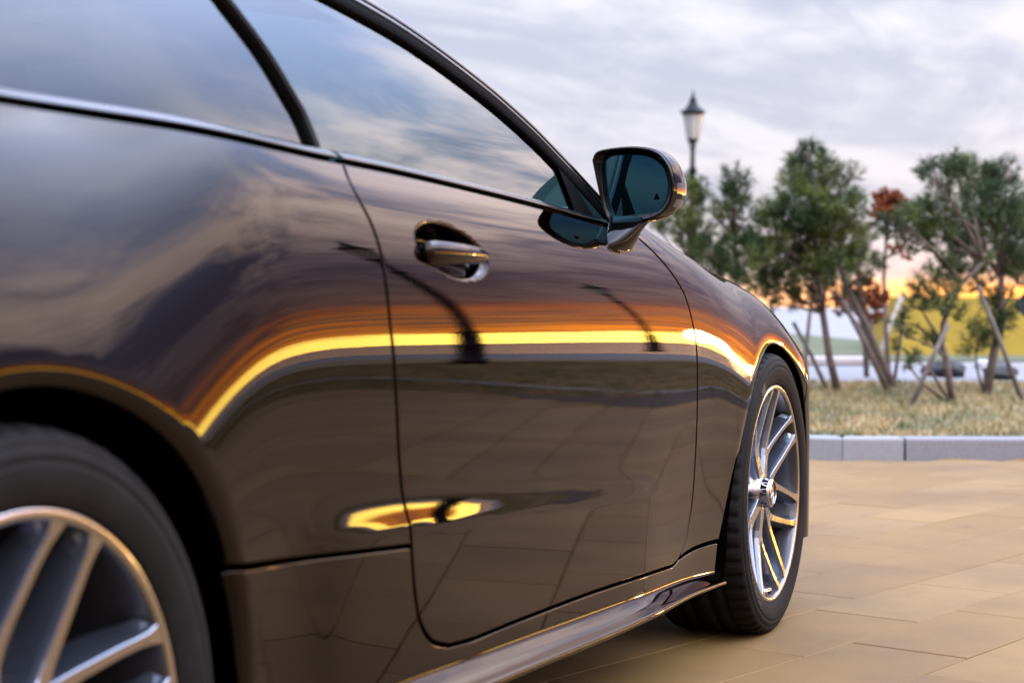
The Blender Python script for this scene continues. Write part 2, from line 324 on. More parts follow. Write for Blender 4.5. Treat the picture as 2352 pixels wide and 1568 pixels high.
for i in range(30): kblock(kbend+k2*s,kbend+k2*(s+1.0),k2n,M['kerb'],kb); s+=1.004
kblock(kerb0+ld*.0,kerb0+ld*.35,ln,M['kerb2'],kb); s=.36
for i in range(10): kblock(kerb0+ld*s,kerb0+ld*(s+1.0),ln,M['kerb'],kb); s+=1.004
# lawn
M['lawn']=mat('dry_lawn',(.17,.115,.06),.95,vcol=(.075,.07,.03),vscale=2.2)
def sheet(name,poly,z,m,kind='structure'):
    o=mk(name,[(p[0],p[1],z) for p in poly],[tuple(range(len(poly)))],m,smooth=False)
    if o.data.polygons[0].normal.z<0: o.data.flip_normals()
    o['kind']=kind; return o
LZ2=16.4
lw=[kerb0+kn*.14+kd*.05,kbend+kn*.14,kbend+k2*60+k2n*.14,lz(70,48),lz(25,22),lz(10,LZ2+.6),lz(-12,LZ2),kerb0+ld*12+ln*.14]
lawn=sheet('lawn',lw,.088,M['lawn'])
# grass blades
def grass(name,n,region,z,hmin,hmax,parent=None,seed=1):
    r=np.random.default_rng(seed); P=region(r,n); n=len(P); a=r.uniform(0,2*np.pi,n); h=r.uniform(hmin,hmax,n); wd=r.uniform(.0035,.008,n); ln_=r.uniform(0,.9,n)*h; b=r.uniform(0,2*np.pi,n)
    v=np.zeros((n,3,3)); dx=np.cos(a)*wd; dy=np.sin(a)*wd
    v[:,0]=np.c_[P[:,0]-dx,P[:,1]-dy,np.full(n,z)]; v[:,1]=np.c_[P[:,0]+dx,P[:,1]+dy,np.full(n,z)]; v[:,2]=np.c_[P[:,0]+np.cos(b)*ln_,P[:,1]+np.sin(b)*ln_,z+h]
    me=bpy.data.meshes.new(name); me.vertices.add(n*3); me.vertices.foreach_set('co',v.ravel()); me.loops.add(n*3); me.loops.foreach_set('vertex_index',np.arange(n*3,dtype=np.int32)); me.polygons.add(n); me.polygons.foreach_set('loop_start',np.arange(0,n*3,3,dtype=np.int32)); me.update(calc_edges=True)
    o=bpy.data.objects.new(name,me); C.objects.link(o); me.materials.append(M['blade']); tag(o,kind='stuff'); return o
def blade_mat():
    m=bpy.data.materials.new('grass_blade'); m.use_nodes=True; t=m.node_tree; p=t.nodes['Principled BSDF']; g=t.nodes.new('ShaderNodeNewGeometry')
    n=t.nodes.new('ShaderNodeTexNoise'); n.inputs['Scale'].default_value=2.3; n.inputs['Detail'].default_value=7; n.inputs['Roughness'].default_value=.65; t.links.new(g.outputs['Position'],n.inputs['Vector'])
    c1=mixc(g.outputs['Random Per Island'],(.27,.19,.078),(.19,.14,.055),t); c2=mixc(g.outputs['Random Per Island'],(.042,.062,.022),(.095,.098,.034),t)
    t.links.new(mixc(sstep(n.outputs[0],.42,.62,t),c1,c2,t),p.inputs['Base Color']); p.inputs['Roughness'].default_value=.7; return m
M['blade']=blade_mat()
def reg_front(r,n):
    L=r.uniform(0,1,n)**1.15*15-1.2; Z=9.2+7.3*r.uniform(0,1,n)**1.25; P=np.array([C2+F2*float(z)+R2*float(l) for l,z in zip(L,Z)])[:,:2]
    d=P-np.array(kerb0)[:2]; k=(d@np.array(kn)[:2]>.15)&((d@np.array(ln)[:2]>.15)|(L>1.75)); return P[k]
g_=grass('grass',90000,reg_front,.088,.02,.055,seed=3); tag(g_,'short dry grass, straw coloured with green patches, behind the kerb','grass')
# path, ledge, bank, sea
M['path']=mat('grey_path',(.105,.105,.115),.8,var=.15,vscale=1.2)
M['ledge']=mat('pale_stone_ledge',(.27,.24,.235),.8,var=.12,vscale=2)
M['bank']=mat('green_bank',(.050,.055,.018),.95,vcol=(.030,.038,.014),vscale=.8)
sheet('path',[lz(-30,LZ2-.1),lz(10,LZ2+.4),lz(25,21.8),lz(90,56),lz(90,62),lz(25,28),lz(14,22.6),lz(-30,22.2)],.06,M['path'])
ledge=empty('stone_ledge',tuple(lz(0,22.1))); tag(ledge,'long low pale stone ledge between the grey path and the green bank','ledge')
for i in range(5):
    v,f=[],[]; p0=lz(-7.4+i*2.4+1.2,22.4); box(v,f,tuple(p0-Vector(ledge.location)+Vector((0,0,.115))),(2.38,.9,.07),rz=math.atan2(R2.y,R2.x)); box(v,f,tuple(p0-Vector(ledge.location)+Vector((0,0,.05))),(2.37,.7,.06),rz=math.atan2(R2.y,R2.x)); mk('ledge_stone',v,f,M['ledge'],ledge,smooth=False)
bk=mk('green_bank',[lz(-60,22.8,.10),lz(14,22.8,.10),lz(14,26.4,.30),lz(5.2,26.4,.30),lz(-60,26.4,.30),lz(4.0,60,.34),lz(-60,90,.34)],[(0,1,2,3,4),(4,3,5,6)],M['bank'],smooth=False); bk['kind']='structure'
wm=mat('sea_water',(.10,.14,.19),.16,spec=.9,bump=1.,bscale=2.2); wm.node_tree.nodes['Bump'].inputs['Distance'].default_value=.12
t=wm.node_tree; n=[q for q in t.nodes if q.type=='TEX_NOISE'][0]; n.inputs['Detail'].default_value=6
sea=mk('sea',[(-6000,-6000,-1.9),(6000,-6000,-1.9),(6000,6000,-1.9),(-6000,6000,-1.9)],[(0,1,2,3)],wm,smooth=False); sea['kind']='structure'
# far shore of the plaza side so the near ground has an edge
sheet('terrain',[lz(-90,-60),lz(95,-60),lz(95,24),lz(-90,60)],-.6,M['soil'])
# yellow slope seen behind the pines
M['yellow']=mat('yellow_panel',(.150,.104,.016),.9,spec=.05,var=.08,vscale=1.5); M['yedge']=mat('pale_panel_edge',(.16,.14,.11),.8)
yb=empty('yellow_ramp',tuple(lz(6.5,23.5))); tag(yb,'large yellow sloped panel with a pale slanting edge behind the pines on the right','ramp')
def rp(L,Z,z): return lz(L,Z,z)-Vector(yb.location)
rg=[[rp(4.86,23.6,.06),rp(5.40,24.6,.93),rp(5.40,25.3,.93),rp(4.86,25.3,.06)],[rp(12.0,23.6,.06),rp(12.0,24.6,.93),rp(12.0,25.3,.93),rp(12.0,25.3,.06)]]
v,f=[],[]; loft(v,f,rg,caps=True); mk('panel',v,f,M['yellow'],yb,smooth=False)
v,f=[],[]; tube(v,f,[rp(4.84,23.57,.06),rp(5.40,24.6,.95)],.035,8); mk('edge_strip',v,f,M['yedge'],yb)
# ---------------- lamp posts
M['lamp_iron']=mat('black_lamp_iron',(.003,.0035,.006),.5,.0,spec=.15); M['lamp_glass']=mat('frosted_lamp_glass',(.30,.30,.29),.35)
M['lamp_glass'].node_tree.nodes['Principled BSDF'].inputs['Subsurface Weight'].default_value=0.
def lamp_post(loc,label):
    e=empty('street_lamp',tuple(loc)); tag(e,label,'street lamp','lantern lamp posts on the promenade')
    v,f=[],[]; lathe(v,f,[(.0,0),(.17,0),(.17,.12),(.13,.16),(.13,.55),(.15,.60),(.115,.66),(.11,1.0),(.13,1.04),(.075,1.12),(.062,1.5),(.055,3.45),(.09,3.5),(.095,3.58),(.055,3.63),(.045,3.95)],16); mk('post',v,f,M['lamp_iron'],e)
    v,f=[],[]; lathe(v,f,[(.045,3.95),(.06,4.0),(.03,4.05),(.05,4.12),(.115,4.16),(.12,4.20),(.10,4.20)],8)
    for k in range(4):
        a=math.pi/4+k*math.pi/2; tube(v,f,[(.035*math.cos(a),.035*math.sin(a),3.98),(.085*math.cos(a),.085*math.sin(a),4.07),(.10*math.cos(a),.10*math.sin(a),4.17)],.009,6)
    mk('bracket',v,f,M['lamp_iron'],e)
    v,f=[],[]; z0,z1=4.20,4.72; r0,r1=.115,.205
    for k in range(6):
        a=k*math.pi/3; tube(v,f,[(r0*math.cos(a),r0*math.sin(a),z0),(r1*math.cos(a),r1*math.sin(a),z1)],.009,6)
    for k in range(6):
        a,b=k*math.pi/3,(k+1)*math.pi/3; tube(v,f,[(r1*math.cos(a),r1*math.sin(a),z1),(r1*math.cos(b),r1*math.sin(b),z1)],.012,6); tube(v,f,[(r0*math.cos(a),r0*math.sin(a),z0),(r0*math.cos(b),r0*math.sin(b),z0)],.010,6)
    fr=mk('lantern_frame',v,f,M['lamp_iron'],e)
    for k in range(6):
        a,b=k*math.pi/3+.02,(k+1)*math.pi/3-.02; q=[(.97*r0*math.cos(a),.97*r0*math.sin(a),z0),(.97*r0*math.cos(b),.97*r0*math.sin(b),z0),(.97*r1*math.cos(b),.97*r1*math.sin(b),z1),(.97*r1*math.cos(a),.97*r1*math.sin(a),z1)]
        v=q+[(x*.96,y*.96,z) for x,y,z in q]; mk('pane',v,[(0,1,2,3),(7,6,5,4),(0,4,5,1),(2,6,7,3),(1,5,6,2),(3,7,4,0)],M['lamp_glass'],fr,smooth=False)
    v,f=[],[]; lathe(v,f,[(.24,4.72),(.255,4.76),(.225,4.79),(.17,4.84),(.115,4.92),(.075,4.96),(.085,5.0),(.06,5.05),(.03,5.08),(.035,5.12),(.012,5.17),(.004,5.24),(0,5.25)],12)
    for k in range(6):
        a=k*math.pi/3; v2=len(v); tube(v,f,[(.245*math.cos(a),.245*math.sin(a),4.74),(.27*math.cos(a),.27*math.sin(a),4.83)],[.018,.004],6)
    mk('lamp_roof',v,f,M['lamp_iron'],e); return e
def azd(x,y,az,d,z=.08): return (x+d*math.cos(R(az)),y+d*math.sin(R(az)),z)
lamp_post(lz((1588-1176)/FPX*37,37,.05),'black lamp post with white lantern above the pines, right of the wing mirror')
lamp_post(azd(1.0,-.93,-22.6,18.0),'black lamp post on the lawn, seen as the thick dark streak mirrored in the door')
lamp_post(azd(1.75,-.93,-18.0,33),'distant black lamp post mirrored as the thin streak near the front of the door')
# ---------------- pines
def leaf_mat(name,a,b,c):
    m=bpy.data.materials.new(name); m.use_nodes=True; t=m.node_tree; p=t.nodes['Principled BSDF']; g=t.nodes.new('ShaderNodeNewGeometry')
    n=t.nodes.new('ShaderNodeTexNoise'); n.inputs['Scale'].default_value=2.6; n.inputs['Detail'].default_value=4; t.links.new(g.outputs['Position'],n.inputs['Vector'])
    col=mixc(g.outputs['Random Per Island'],a,b,t); t.links.new(mixc(sstep(n.outputs[0],.40,.68,t),col,c,t),p.inputs['Base Color']); p.inputs['Roughness'].default_value=.7; p.inputs['Specular IOR Level'].default_value=.15; return m
M['needle']=leaf_mat('pine_needles',(.008,.021,.005),(.024,.043,.010),(.075,.088,.016))
M['needle2']=leaf_mat('blue_green_needles',(.008,.020,.007),(.025,.043,.016),(.064,.082,.022))
M['rust']=leaf_mat('rust_leaves',(.14,.03,.011),(.19,.055,.018),(.09,.022,.009))
M['bark']=mat('grey_brown_bark',(.075,.055,.045),.9,var=.4,vscale=18); M['bark2']=mat('pale_stake',(.085,.07,.062),.85,var=.3,vscale=9)
def tufts(blobs,seed,per=1.,nl=.075,broad=False):
    """bottlebrush shoots of needles spread through ellipsoids"""
    r=np.random.default_rng(seed); T=[]
    for c,rad,flat in blobs:
        n=int(per*46*(rad/.22)**1.6*1.55); d=r.normal(size=(n,3)); d/=np.linalg.norm(d,axis=1,keepdims=True); q=r.uniform(.12,1,n)**.5
        pos=np.array(c)+d*(q*rad)[:,None]*np.array([1,1,flat]); ax=d*.6+np.array([0,0,.75])+r.normal(size=(n,3))*.25; ax/=np.linalg.norm(ax,axis=1,keepdims=True)
        T.append((pos,ax))
    pos=np.concatenate([a for a,_ in T]); ax=np.concatenate([b for _,b in T]); n=len(pos); K=30
    s=r.uniform(0,.10,(n,K)); dd=r.normal(size=(n,K,3)); dd-= (dd*ax[:,None]).sum(-1,keepdims=True)*ax[:,None]; dd/=np.linalg.norm(dd,axis=-1,keepdims=True)+1e-9
    nd_=dd*.85+ax[:,None]*.55; base=pos[:,None]+ax[:,None]*s[...,None]; tip=base+nd_*(nl*r.uniform(.7,1.15,(n,K)))[...,None]
    sd_=np.cross(nd_,r.normal(size=(n,K,3))); sd_/=np.linalg.norm(sd_,axis=-1,keepdims=True)+1e-9; wd=.0032 if not broad else .014
    v=np.stack([base-sd_*wd,base+sd_*wd,tip],2).reshape(-1,3); return v
def tree(name,base,trunk,blobs,m,label,seed,per=1.,group=None,rad=.035,bark='bark',broad=False,nl=.075,cat='tree'):
    e=empty(name,tuple(base)); tag(e,label,cat,group); b0=Vector(base)
    v,f=[],[]; pts=[Vector((0,0,-.03))]+[Vector(q)-b0 for q in trunk]; k=len(pts); tube(v,f,pts,[rad*(1-.55*i/(k-1)) for i in range(k)],8)
    mk('trunk',v,f,M[bark],e)
    rr=random.Random(seed); v,f=[],[]
    for c,rd,fl in blobs:
        c=Vector(c)-b0; j=min(range(len(pts)),key=lambda i:(pts[i]-c).length+.9*max(0,pts[i].z-c.z+.05)); s=pts[max(j-1,0)] if pts[j].z>c.z-.1 and j>0 else pts[j]
        mid=(s+c)/2+Vector((rr.uniform(-.05,.05),rr.uniform(-.05,.05),rr.uniform(-.02,.08))); tube(v,f,[s,mid,c],[.014,.010,.005],6)
        for _ in range(5):
            d=Vector((rr.gauss(0,1),rr.gauss(0,1),rr.gauss(0,.8))).normalized()*rd*.8; tube(v,f,[c-(c-mid)*.4,c+d],[.006,.003],5)
    if v: mk('limb',v,f,M[bark],e)
    V=tufts([(tuple(Vector(c)-b0),rd*1.08,fl) for c,rd,fl in blobs],seed,per,nl,broad); n=len(V)//3
    me=bpy.data.meshes.new('crown'); me.vertices.add(n*3); me.vertices.foreach_set('co',V.ravel()); me.loops.add(n*3); me.loops.foreach_set('vertex_index',np.arange(n*3,dtype=np.int32)); me.polygons.add(n); me.polygons.foreach_set('loop_start',np.arange(0,n*3,3,dtype=np.int32)); me.update(calc_edges=True)
    o=bpy.data.objects.new('crown',me); C.objects.link(o); me.materials.append(m); o.parent=e; return e
def bl_(Z,L): # blobs given as (px,py,radius px) at distance Z
    r=random.Random(int(Z*100)); return [(tuple(at(x,y,Z+r.uniform(-.35,.35))),q/FPX*Z,.85) for x,y,q in L]
def gp(px,Z,z=.09): p=at(px,1000,Z); return Vector((p.x,p.y,z))
GP='small pines growing on the lawn behind the kerb'
def T(Z,bx,tr,bl,m,label,seed,**k): return tree('pine_tree',gp(bx,Z),[at(x,y,Z) for x,y in tr],bl_(Z,bl),M[m],label,seed,group=GP,**k)
T(14.6,1925,[(1905,820),(1890,720),(1880,640),(1868,520),(1862,420)],[(1862,372,30),(1835,395,30),(1900,400,26),(1872,430,44),(1815,430,26),(1925,450,30),(1840,480,52),(1905,500,50),(1795,500,44),(1950,500,30),(1875,555,56),(1820,560,52),(1935,560,42),(1770,540,38),(1790,610,40),(1850,625,44),(1910,620,38),(1980,540,22),(1745,590,34),(1720,560,24),(1800,650,34),(1760,690,20),(1830,690,26),(1880,690,18),(1965,590,24),(1965,470,20),(1955,405,14),(1730,640,28),(1760,655,26),(1855,352,16)],'needle','tallest pine on the lawn, pointed top in the middle of the row',11,per=1.15)
T(15.6,2052,[(2020,820),(1985,740),(1945,660),(1925,600)],[(1980,600,30),(1965,640,28),(1940,690,18),(1880,650,30),(2010,620,16),(1990,560,24)],'needle','thin leaning pine with a bare lower trunk beside the rust red tree',12,per=.8,rad=.045)
T(13.9,1700,[(1695,800),(1690,640),(1688,540)],[(1690,420,24),(1700,455,34),(1665,470,26),(1710,500,26),(1650,500,22),(1680,560,30),(1645,555,26),(1700,610,36),(1660,610,32),(1730,590,26),(1700,650,22),(1625,590,24)],'needle','small pine with a forked head just right of the lamp post',13,per=1.,rad=.02)
T(14.4,1590,[(1590,800),(1585,640),(1580,540)],[(1570,450,28),(1590,440,22),(1600,480,28),(1560,520,36),(1585,560,30),(1530,500,22),(1510,520,16),(1612,540,22),(1600,600,28),(1640,640,22)],'needle','pine partly hidden behind the wing mirror',14,per=1.1,rad=.03)
T(13.0,2188,[(2172,820),(2163,790),(2170,730),(2210,650),(2260,600)],[(2180,480,40),(2140,500,42),(2105,520,40),(2070,510,30),(2160,420,30),(2135,400,20),(2190,395,30),(2160,540,38),(2110,560,32),(2050,540,24),(2195,570,36),(2150,610,28),(2120,660,24),(2160,680,34),(2110,700,22),(2180,720,24),(2200,640,34),(2060,740,16),(2085,770,13),(2130,790,16),(2080,830,16),(2070,800,9)],'needle2','broad pine with crossing stems in front of the yellow ramp',15,per=1.0,rad=.028)
T(14.2,2262,[(2285,800),(2300,720),(2300,640),(2290,540)],[(2225,400,28),(2205,385,18),(2250,420,34),(2285,410,30),(2305,425,26),(2250,470,44),(2300,470,42),(2225,520,44),(2275,530,46),(2320,520,40),(2240,590,42),(2290,600,42),(2330,590,34),(2345,480,18),(2320,395,10),(2318,380,8),(2260,650,30),(2300,700,30),(2270,760,30),(2240,790,26),(2300,740,22),(2340,640,26)],'needle2','bushy blue green pine near the right edge of the picture',16,per=1.05,rad=.04)
T(15.2,2395,[(2390,700),(2380,560)],[(2370,500,40),(2350,540,36),(2380,600,44),(2345,610,20),(2400,540,50),(2390,450,36)],'needle','pine cut off by the right edge of the picture',17)
# rust coloured deciduous saplings behind
def RT(Z,bx,tr,bl,label,seed,per): return tree('rust_leaved_tree',gp(bx,Z,.06),[at(x,y,Z) for x,y in tr],bl_(Z,bl),M['rust'],label,seed,group=None,broad=True,nl=.05,per=per,rad=.03)
RT(19.5,2040,[(2035,760),(2030,640),(2035,560),(2040,480)],[(2040,470,26),(2050,490,22),(2030,500,20),(2055,465,14)],'rust red sapling top showing between the two big pines',21,1.6)
RT(18.4,1990,[(1985,760),(1975,700),(1970,640)],[(1960,690,28),(1990,700,26),(1940,710,22),(2010,690,20),(1975,655,20),(2000,740,16)],'low rust leaved bush in front of the bright water',22,.9)
RT(17.6,1850,[(1850,820),(1860,720),(1870,640)],[(1890,660,22),(1950,610,20),(2070,580,16)],'sparse rust leaved sapling among the trunks',23,.5)
# bare twigs and stakes
def stake(a,b,Z,label,r_=.02,m='bark2'):
    p0=at(a[0],a[1],Z); p0.z=.07; p1=at(b[0],b[1],Z); e=empty('timber_stake',tuple(p0)); tag(e,label,'stake'); v,f=[],[]; tube(v,f,[Vector((0,0,-.02)),(p1-p0)*.5+Vector((.01,0,.01)),p1-p0],[r_,r_*.9,r_*.8],8); e2=mk('pole',v,f,M[m],e); return e
stake((2088,905),(2178,745),12.5,'pale slanting stake leaning right in front of the yellow ramp')
stake((2352,850),(2245,655),13.4,'pale slanting stake rising left from the right edge')
stake((1905,900),(1822,740),14.9,'thin slanting stake behind the front wheel arch')
stake((2048,885),(1935,690),14.3,'dark slanting stake beside the thin leaning pine',.026,'bark')
stake((1800,900),(1770,690),14.6,'upright stake nearest the car wing',.016)
stake((2052,810),(2080,700),16.,'short stake at the left corner of the yellow ramp',.018,'bark')
# things lying on the path, half hidden by the stems
M['black_cloth']=mat('black_fabric',(.012,.012,.014),.7); M['white_cloth']=mat('white_fabric',(.3,.3,.31),.6)
def lump(name,c,s,m,seed,parent=None,label=None,cat=None):
    bm=bmesh.new(); bmesh.ops.create_icosphere(bm,subdivisions=3,radius=1); r=random.Random(seed); ph=[r.uniform(0,6) for _ in range(6)]
    for q in bm.verts:
        x,y,z=q.co; k=1+.16*math.sin(3*x+ph[0])*math.cos(4*y+ph[1])+.10*math.sin(7*z+5*x+ph[2]); q.co=Vector((x*k*s[0],y*k*s[1],max(z*k,-.55)*s[2]))
    me=bpy.data.meshes.new(name); bm.to_mesh(me); bm.free(); me.materials.append(m); me.polygons.foreach_set('use_smooth',[True]*len(me.polygons)); o=bpy.data.objects.new(name,me); C.objects.link(o); o.location=c
    if parent: o.parent=parent
    if label: tag(o,label,cat)
    return o
def pg(px,py,Z,z): p=at(px,py,Z); return (p.x,p.y,z)
lump('black_bag',pg(2180,850,18.5,.13),(.17,.16,.12),M['black_cloth'],1,None,'black soft bag on the path behind the crossing stems','bag')
lump('black_bag',pg(2140,852,18.8,.11),(.11,.12,.09),M['black_cloth'],4,None,'smaller black bag left of the other on the path','bag')
bg_=lump('black_bag',pg(2300,853,18.,.12),(.22,.16,.10),M['black_cloth'],2,None,'black bundle under a crumpled white cloth at the right','bag')
lump('white_cloth',pg(2262,838,18.,.20),(.13,.10,.06),M['white_cloth'],3,None,'crumpled white cloth lying beside the black bundle','cloth')
# flood light head at the right edge
e=empty('floodlight',tuple(Vector(pg(2390,800,17.5,.06)))); tag(e,'dark box floodlight on a post poking in at the right edge','floodlight')
v,f=[],[]; p1=at(2368,700,17.5)-Vector(e.location); box(v,f,tuple(p1),(.22,.22,.22),M=Matrix.Rotation(R(45),3,F2)); mk('lamp_head',v,f,M['lamp_iron'],e,smooth=False)
v,f=[],[]; tube(v,f,[(0,0,0),(0,0,.5),tuple(p1)],.02,8); mk('post',v,f,M['lamp_iron'],e)
# ---------------- car side surface: tilt field integrated along each section ----------------
def pchip(xs, ys):
    xs=np.array(xs,float); ys=np.array(ys,float); h=np.diff(xs); d=np.diff(ys)/h
    m=np.zeros_like(ys); m[0]=d[0]; m[-1]=d[-1]
    for i in range(1,len(xs)-1):
        if d[i-1]*d[i]>0:
            w1=2*h[i]+h[i-1]; w2=h[i]+2*h[i-1]; m[i]=(w1+w2)/(w1/d[i-1]+w2/d[i])
    def f(x):
        x=np.clip(np.asarray(x,float),xs[0],xs[-1]); i=np.clip(np.searchsorted(xs,x)-1,0,len(xs)-2)
        t=(x-xs[i])/h[i]; a=ys[i]; b=ys[i+1]
        return (2*t**3-3*t**2+1)*a+(t**3-2*t**2+t)*h[i]*m[i]+(-2*t**3+3*t**2)*b+(t**3-t**2)*h[i]*m[i+1]
    return f
def smooth(a,n):
    k=np.exp(-.5*(np.arange(-3*n,3*n+1)/n)**2); k/=k.sum()
    return np.convolve(np.pad(a,3*n,mode='edge'),k,mode='valid')
GX0,GX1,GDX=-1.30,3.90,.01
XG=np.arange(GX0,GX1+1e-9,GDX)
GT0,GT1,GDT=-.60,.60,.004
TG=np.arange(GT0,GT1+1e-9,GDT)
def col(xs,ys,n=6): return smooth(pchip(xs,ys)(XG),n)
ZB=col([-1.3,-.6,-.3,-.1,.1,.258,.363,.45,.6,.75,1.2,2.0,2.16,2.43,2.54,2.75,2.95,3.2,3.7],
       [.60,.62,.59,.57,.575,.624,.676,.703,.710,.708,.701,.686,.680,.637,.611,.572,.565,.585,.585],5)
YM=col([-1.3,-1.1,-.9,-.6,-.3,0,.3,.6,1,1.6,2.2,2.5,2.87,3.1,3.25,3.4,3.6,3.72,3.9],
       [.70,.80,.86,.905,.926,.932,.930,.921,.915,.912,.914,.919,.919,.917,.903,.860,.72,.55,.30],5)
A1=col([-1.3,-.3,.1,.45,.8,1.4,2.2,2.5,2.96,3.1,3.2,3.3,3.9],[72,72,72,70,62,62,72,90,112,175,290,340,340],5)
A3=col([-1.3,-.3,.1,.45,.8,1.4,2.0,2.3,2.5,2.96,3.3,3.9],[40,50,80,500,1050,1150,1300,1450,1500,3300,4000,4000],8)
BB=col([-1.3,-.3,.2,.6,1.0,1.8,2.3,2.6,2.95,3.15,3.4],[5,4,4,2.6,2.2,2.6,6,7.5,4.5,.3,0],5)
def _rise(a1,a3):
    t=np.arange(0,.6,.004); a=np.minimum(a1*t+a3*t**3,90); return np.sum(np.cos(np.radians(a)))*.004
ZC=smooth(pchip([2.0,2.2,2.45,2.58,2.7,2.83,2.98,3.07,3.14,3.2,3.3,3.5,3.9],[.965,.9378,.9071,.8960,.8840,.8680,.843,.823,.802,.782,.752,.70,.62])(XG),4)
for _i,_x in enumerate(XG):
    if _x>2.0:
        lo,hi=1.,30000.
        for _k in range(40):
            mid=math.sqrt(lo*hi)
            if ZB[_i]+_rise(A1[_i],mid)>ZC[_i]: lo=mid
            else: hi=mid
        k=float(np.clip((_x-2.0)/.25,0,1)); k=k*k*(3-2*k); A3[_i]=A3[_i]*(1-k)+mid*k
A3=smooth(A3,5)
EYE=col([-1.3,.48,.55,.61,.68,.80,.90,1.0,1.09,1.2,1.5,1.88,2.1,2.3],[0,0,3,9.4,11.4,12.4,12.2,11.2,9.8,8.4,7.2,5.0,0,0],3)
EZ=.484-.06*(XG-.86)
TT=TG[None,:]*np.ones((len(XG),1))
ZA=ZB[:,None]+TT
def sst(a): a=np.clip(a,0,1); return a*a*(3-2*a)
AL=np.where(TT>0, A1[:,None]*TT+A3[:,None]*TT**3, -BB[:,None]*(1-np.exp(np.minimum(TT,0)/.12))+0*TT)
DZ=ZA-EZ[:,None]
AL=AL+EYE[:,None]*sst((.062-DZ)/.045)*sst((DZ+.006)/.010)
AL=np.minimum(AL,86+4*np.tanh((AL-86)/20.)) if True else AL
AL=np.where(AL>86,86+4*(1-np.exp(-(AL-86)/4.)),AL)
RA=np.radians(AL); S,Cc=np.sin(RA),np.cos(RA)
i0=int(round(-GT0/GDT))
def cumi(F):
    c=np.concatenate([np.zeros((F.shape[0],1)),np.cumsum((F[:,1:]+F[:,:-1])*.5*GDT,axis=1)],axis=1)
    return c-c[:,i0:i0+1]
YG=-YM[:,None]+cumi(S); ZG=ZB[:,None]+cumi(Cc)
def bicub(G,x,t):
    u=(np.asarray(x,float)-GX0)/GDX; v=(np.asarray(t,float)-GT0)/GDT
    i=np.clip(np.floor(u).astype(int),1,G.shape[0]-3); j=np.clip(np.floor(v).astype(int),1,G.shape[1]-3)
    a=u-i; b=v-j
    def w(s): return (-.5*s+s*s-.5*s**3, 1-2.5*s*s+1.5*s**3, .5*s+2*s*s-1.5*s**3, -.5*s*s+.5*s**3)
    wa=w(a); wb=w(b); r=0
    for p in range(4):
        for q in range(4): r=r+wa[p]*wb[q]*G[i+p-1,j+q-1]
    return r
HUBZ=.340; WB=2.873
HC=(.992,.862)
def extra(x,z):
    e=0*x
    for hx,A,w,R,L in ((0,.010,.10,.366,.036),(WB,.007,.08,.352,.055)):
        r=np.hypot(x-hx,z-HUBZ)
        e=e+A*np.exp(-np.maximum(r-R,0)/w)
        k=np.clip(1-(r-R)/L,0,1.6)
        e=e-.010*k**2.2
    # handle bowl
    u=(x-HC[0])/.128; v=(z-HC[1]+.095*(x-HC[0]))/.040
    rho=np.sqrt(u*u+v*v)
    e=e-.046*sst((1.0-rho)/.62)
    return e
def surf(x,t,ex=True):
    y=bicub(YG,x,t); z=bicub(ZG,x,t)
    if ex: y=y-extra(np.asarray(x,float),z)
    return y,z
def P3(x,t):
    y,z=surf(x,t); return np.stack([np.asarray(x,float)+0*y,y,z],-1)
def nrm(x,t,h=.0008):
    du=P3(x+h,t)-P3(x-h,t); dv=P3(x,t+h)-P3(x,t-h)
    n=np.cross(du,dv); n/=np.linalg.norm(n,axis=-1,keepdims=True)+1e-12
    return n    # points outward (-y) on the right side
def t_of(x,z):
    x=np.asarray(x,float); z=np.asarray(z,float); t=z-np.interp(x,XG,ZB)
    for _ in range(12):
        zz=bicub(ZG,x,t); dz=(bicub(ZG,x,t+.002)-zz)/.002
        t=np.clip(t+(z-zz)/np.maximum(dz,.25),GT0+.01,GT1-.01)
    return t

YBF=col([-1.3,-.9,-.5,0,.5,1.2,1.6,1.9,2.2,3.9],[.60,.66,.74,.795,.832,.838,.838,.832,.82,.8],8)
def gl(x,z):
    h=np.asarray(z,float)-.97
    return -(np.interp(x,XG,YBF)-.36*h-.45*h*np.abs(h))
# ================================================================== THE CAR
def renorm(o):
    bm=bmesh.new(); bm.from_mesh(o.data); bmesh.ops.recalc_face_normals(bm,faces=bm.faces[:]); bm.to_mesh(o.data); bm.free(); return o
car=empty('parked_car'); tag(car,'dark brown two door coupe on tan paving with the sunset mirrored in its side','car')
def dens(poly,step):
    out=[]; n=len(poly)
    for i in range(n):
        a=np.array(poly[i]); b=np.array(poly[(i+1)%n]); k=max(1,int(np.ceil(np.linalg.norm(b-a)/step)))
        for j in range(k): out.append(a+(b-a)*j/k)
    return out
def crv(pts,n=10):
    """smooth curve through measured points"""
    P=[np.array(p,float) for p in pts]; P=[2*P[0]-P[1]]+P+[2*P[-1]-P[-2]]; out=[]
    for i in range(1,len(P)-2):
        for j in range(n):
            t=j/n; out.append(.5*((2*P[i])+(-P[i-1]+P[i+1])*t+(2*P[i-1]-5*P[i]+4*P[i+1]-P[i+2])*t*t+(-P[i-1]+3*P[i]-3*P[i+1]+P[i+2])*t**3))
    out.append(P[-2]); return [tuple(o) for o in out]
def inpoly(px,py,poly):
    poly=np.array(poly); ins=np.zeros(len(px),bool); j=len(poly)-1
    for i in range(len(poly)):
        xi,yi=poly[i]; xj,yj=poly[j]; c=((yi>py)!=(yj>py))&(px<(xj-xi)*(py-yi)/(yj-yi+1e-15)+xi); ins^=c; j=i
    return ins
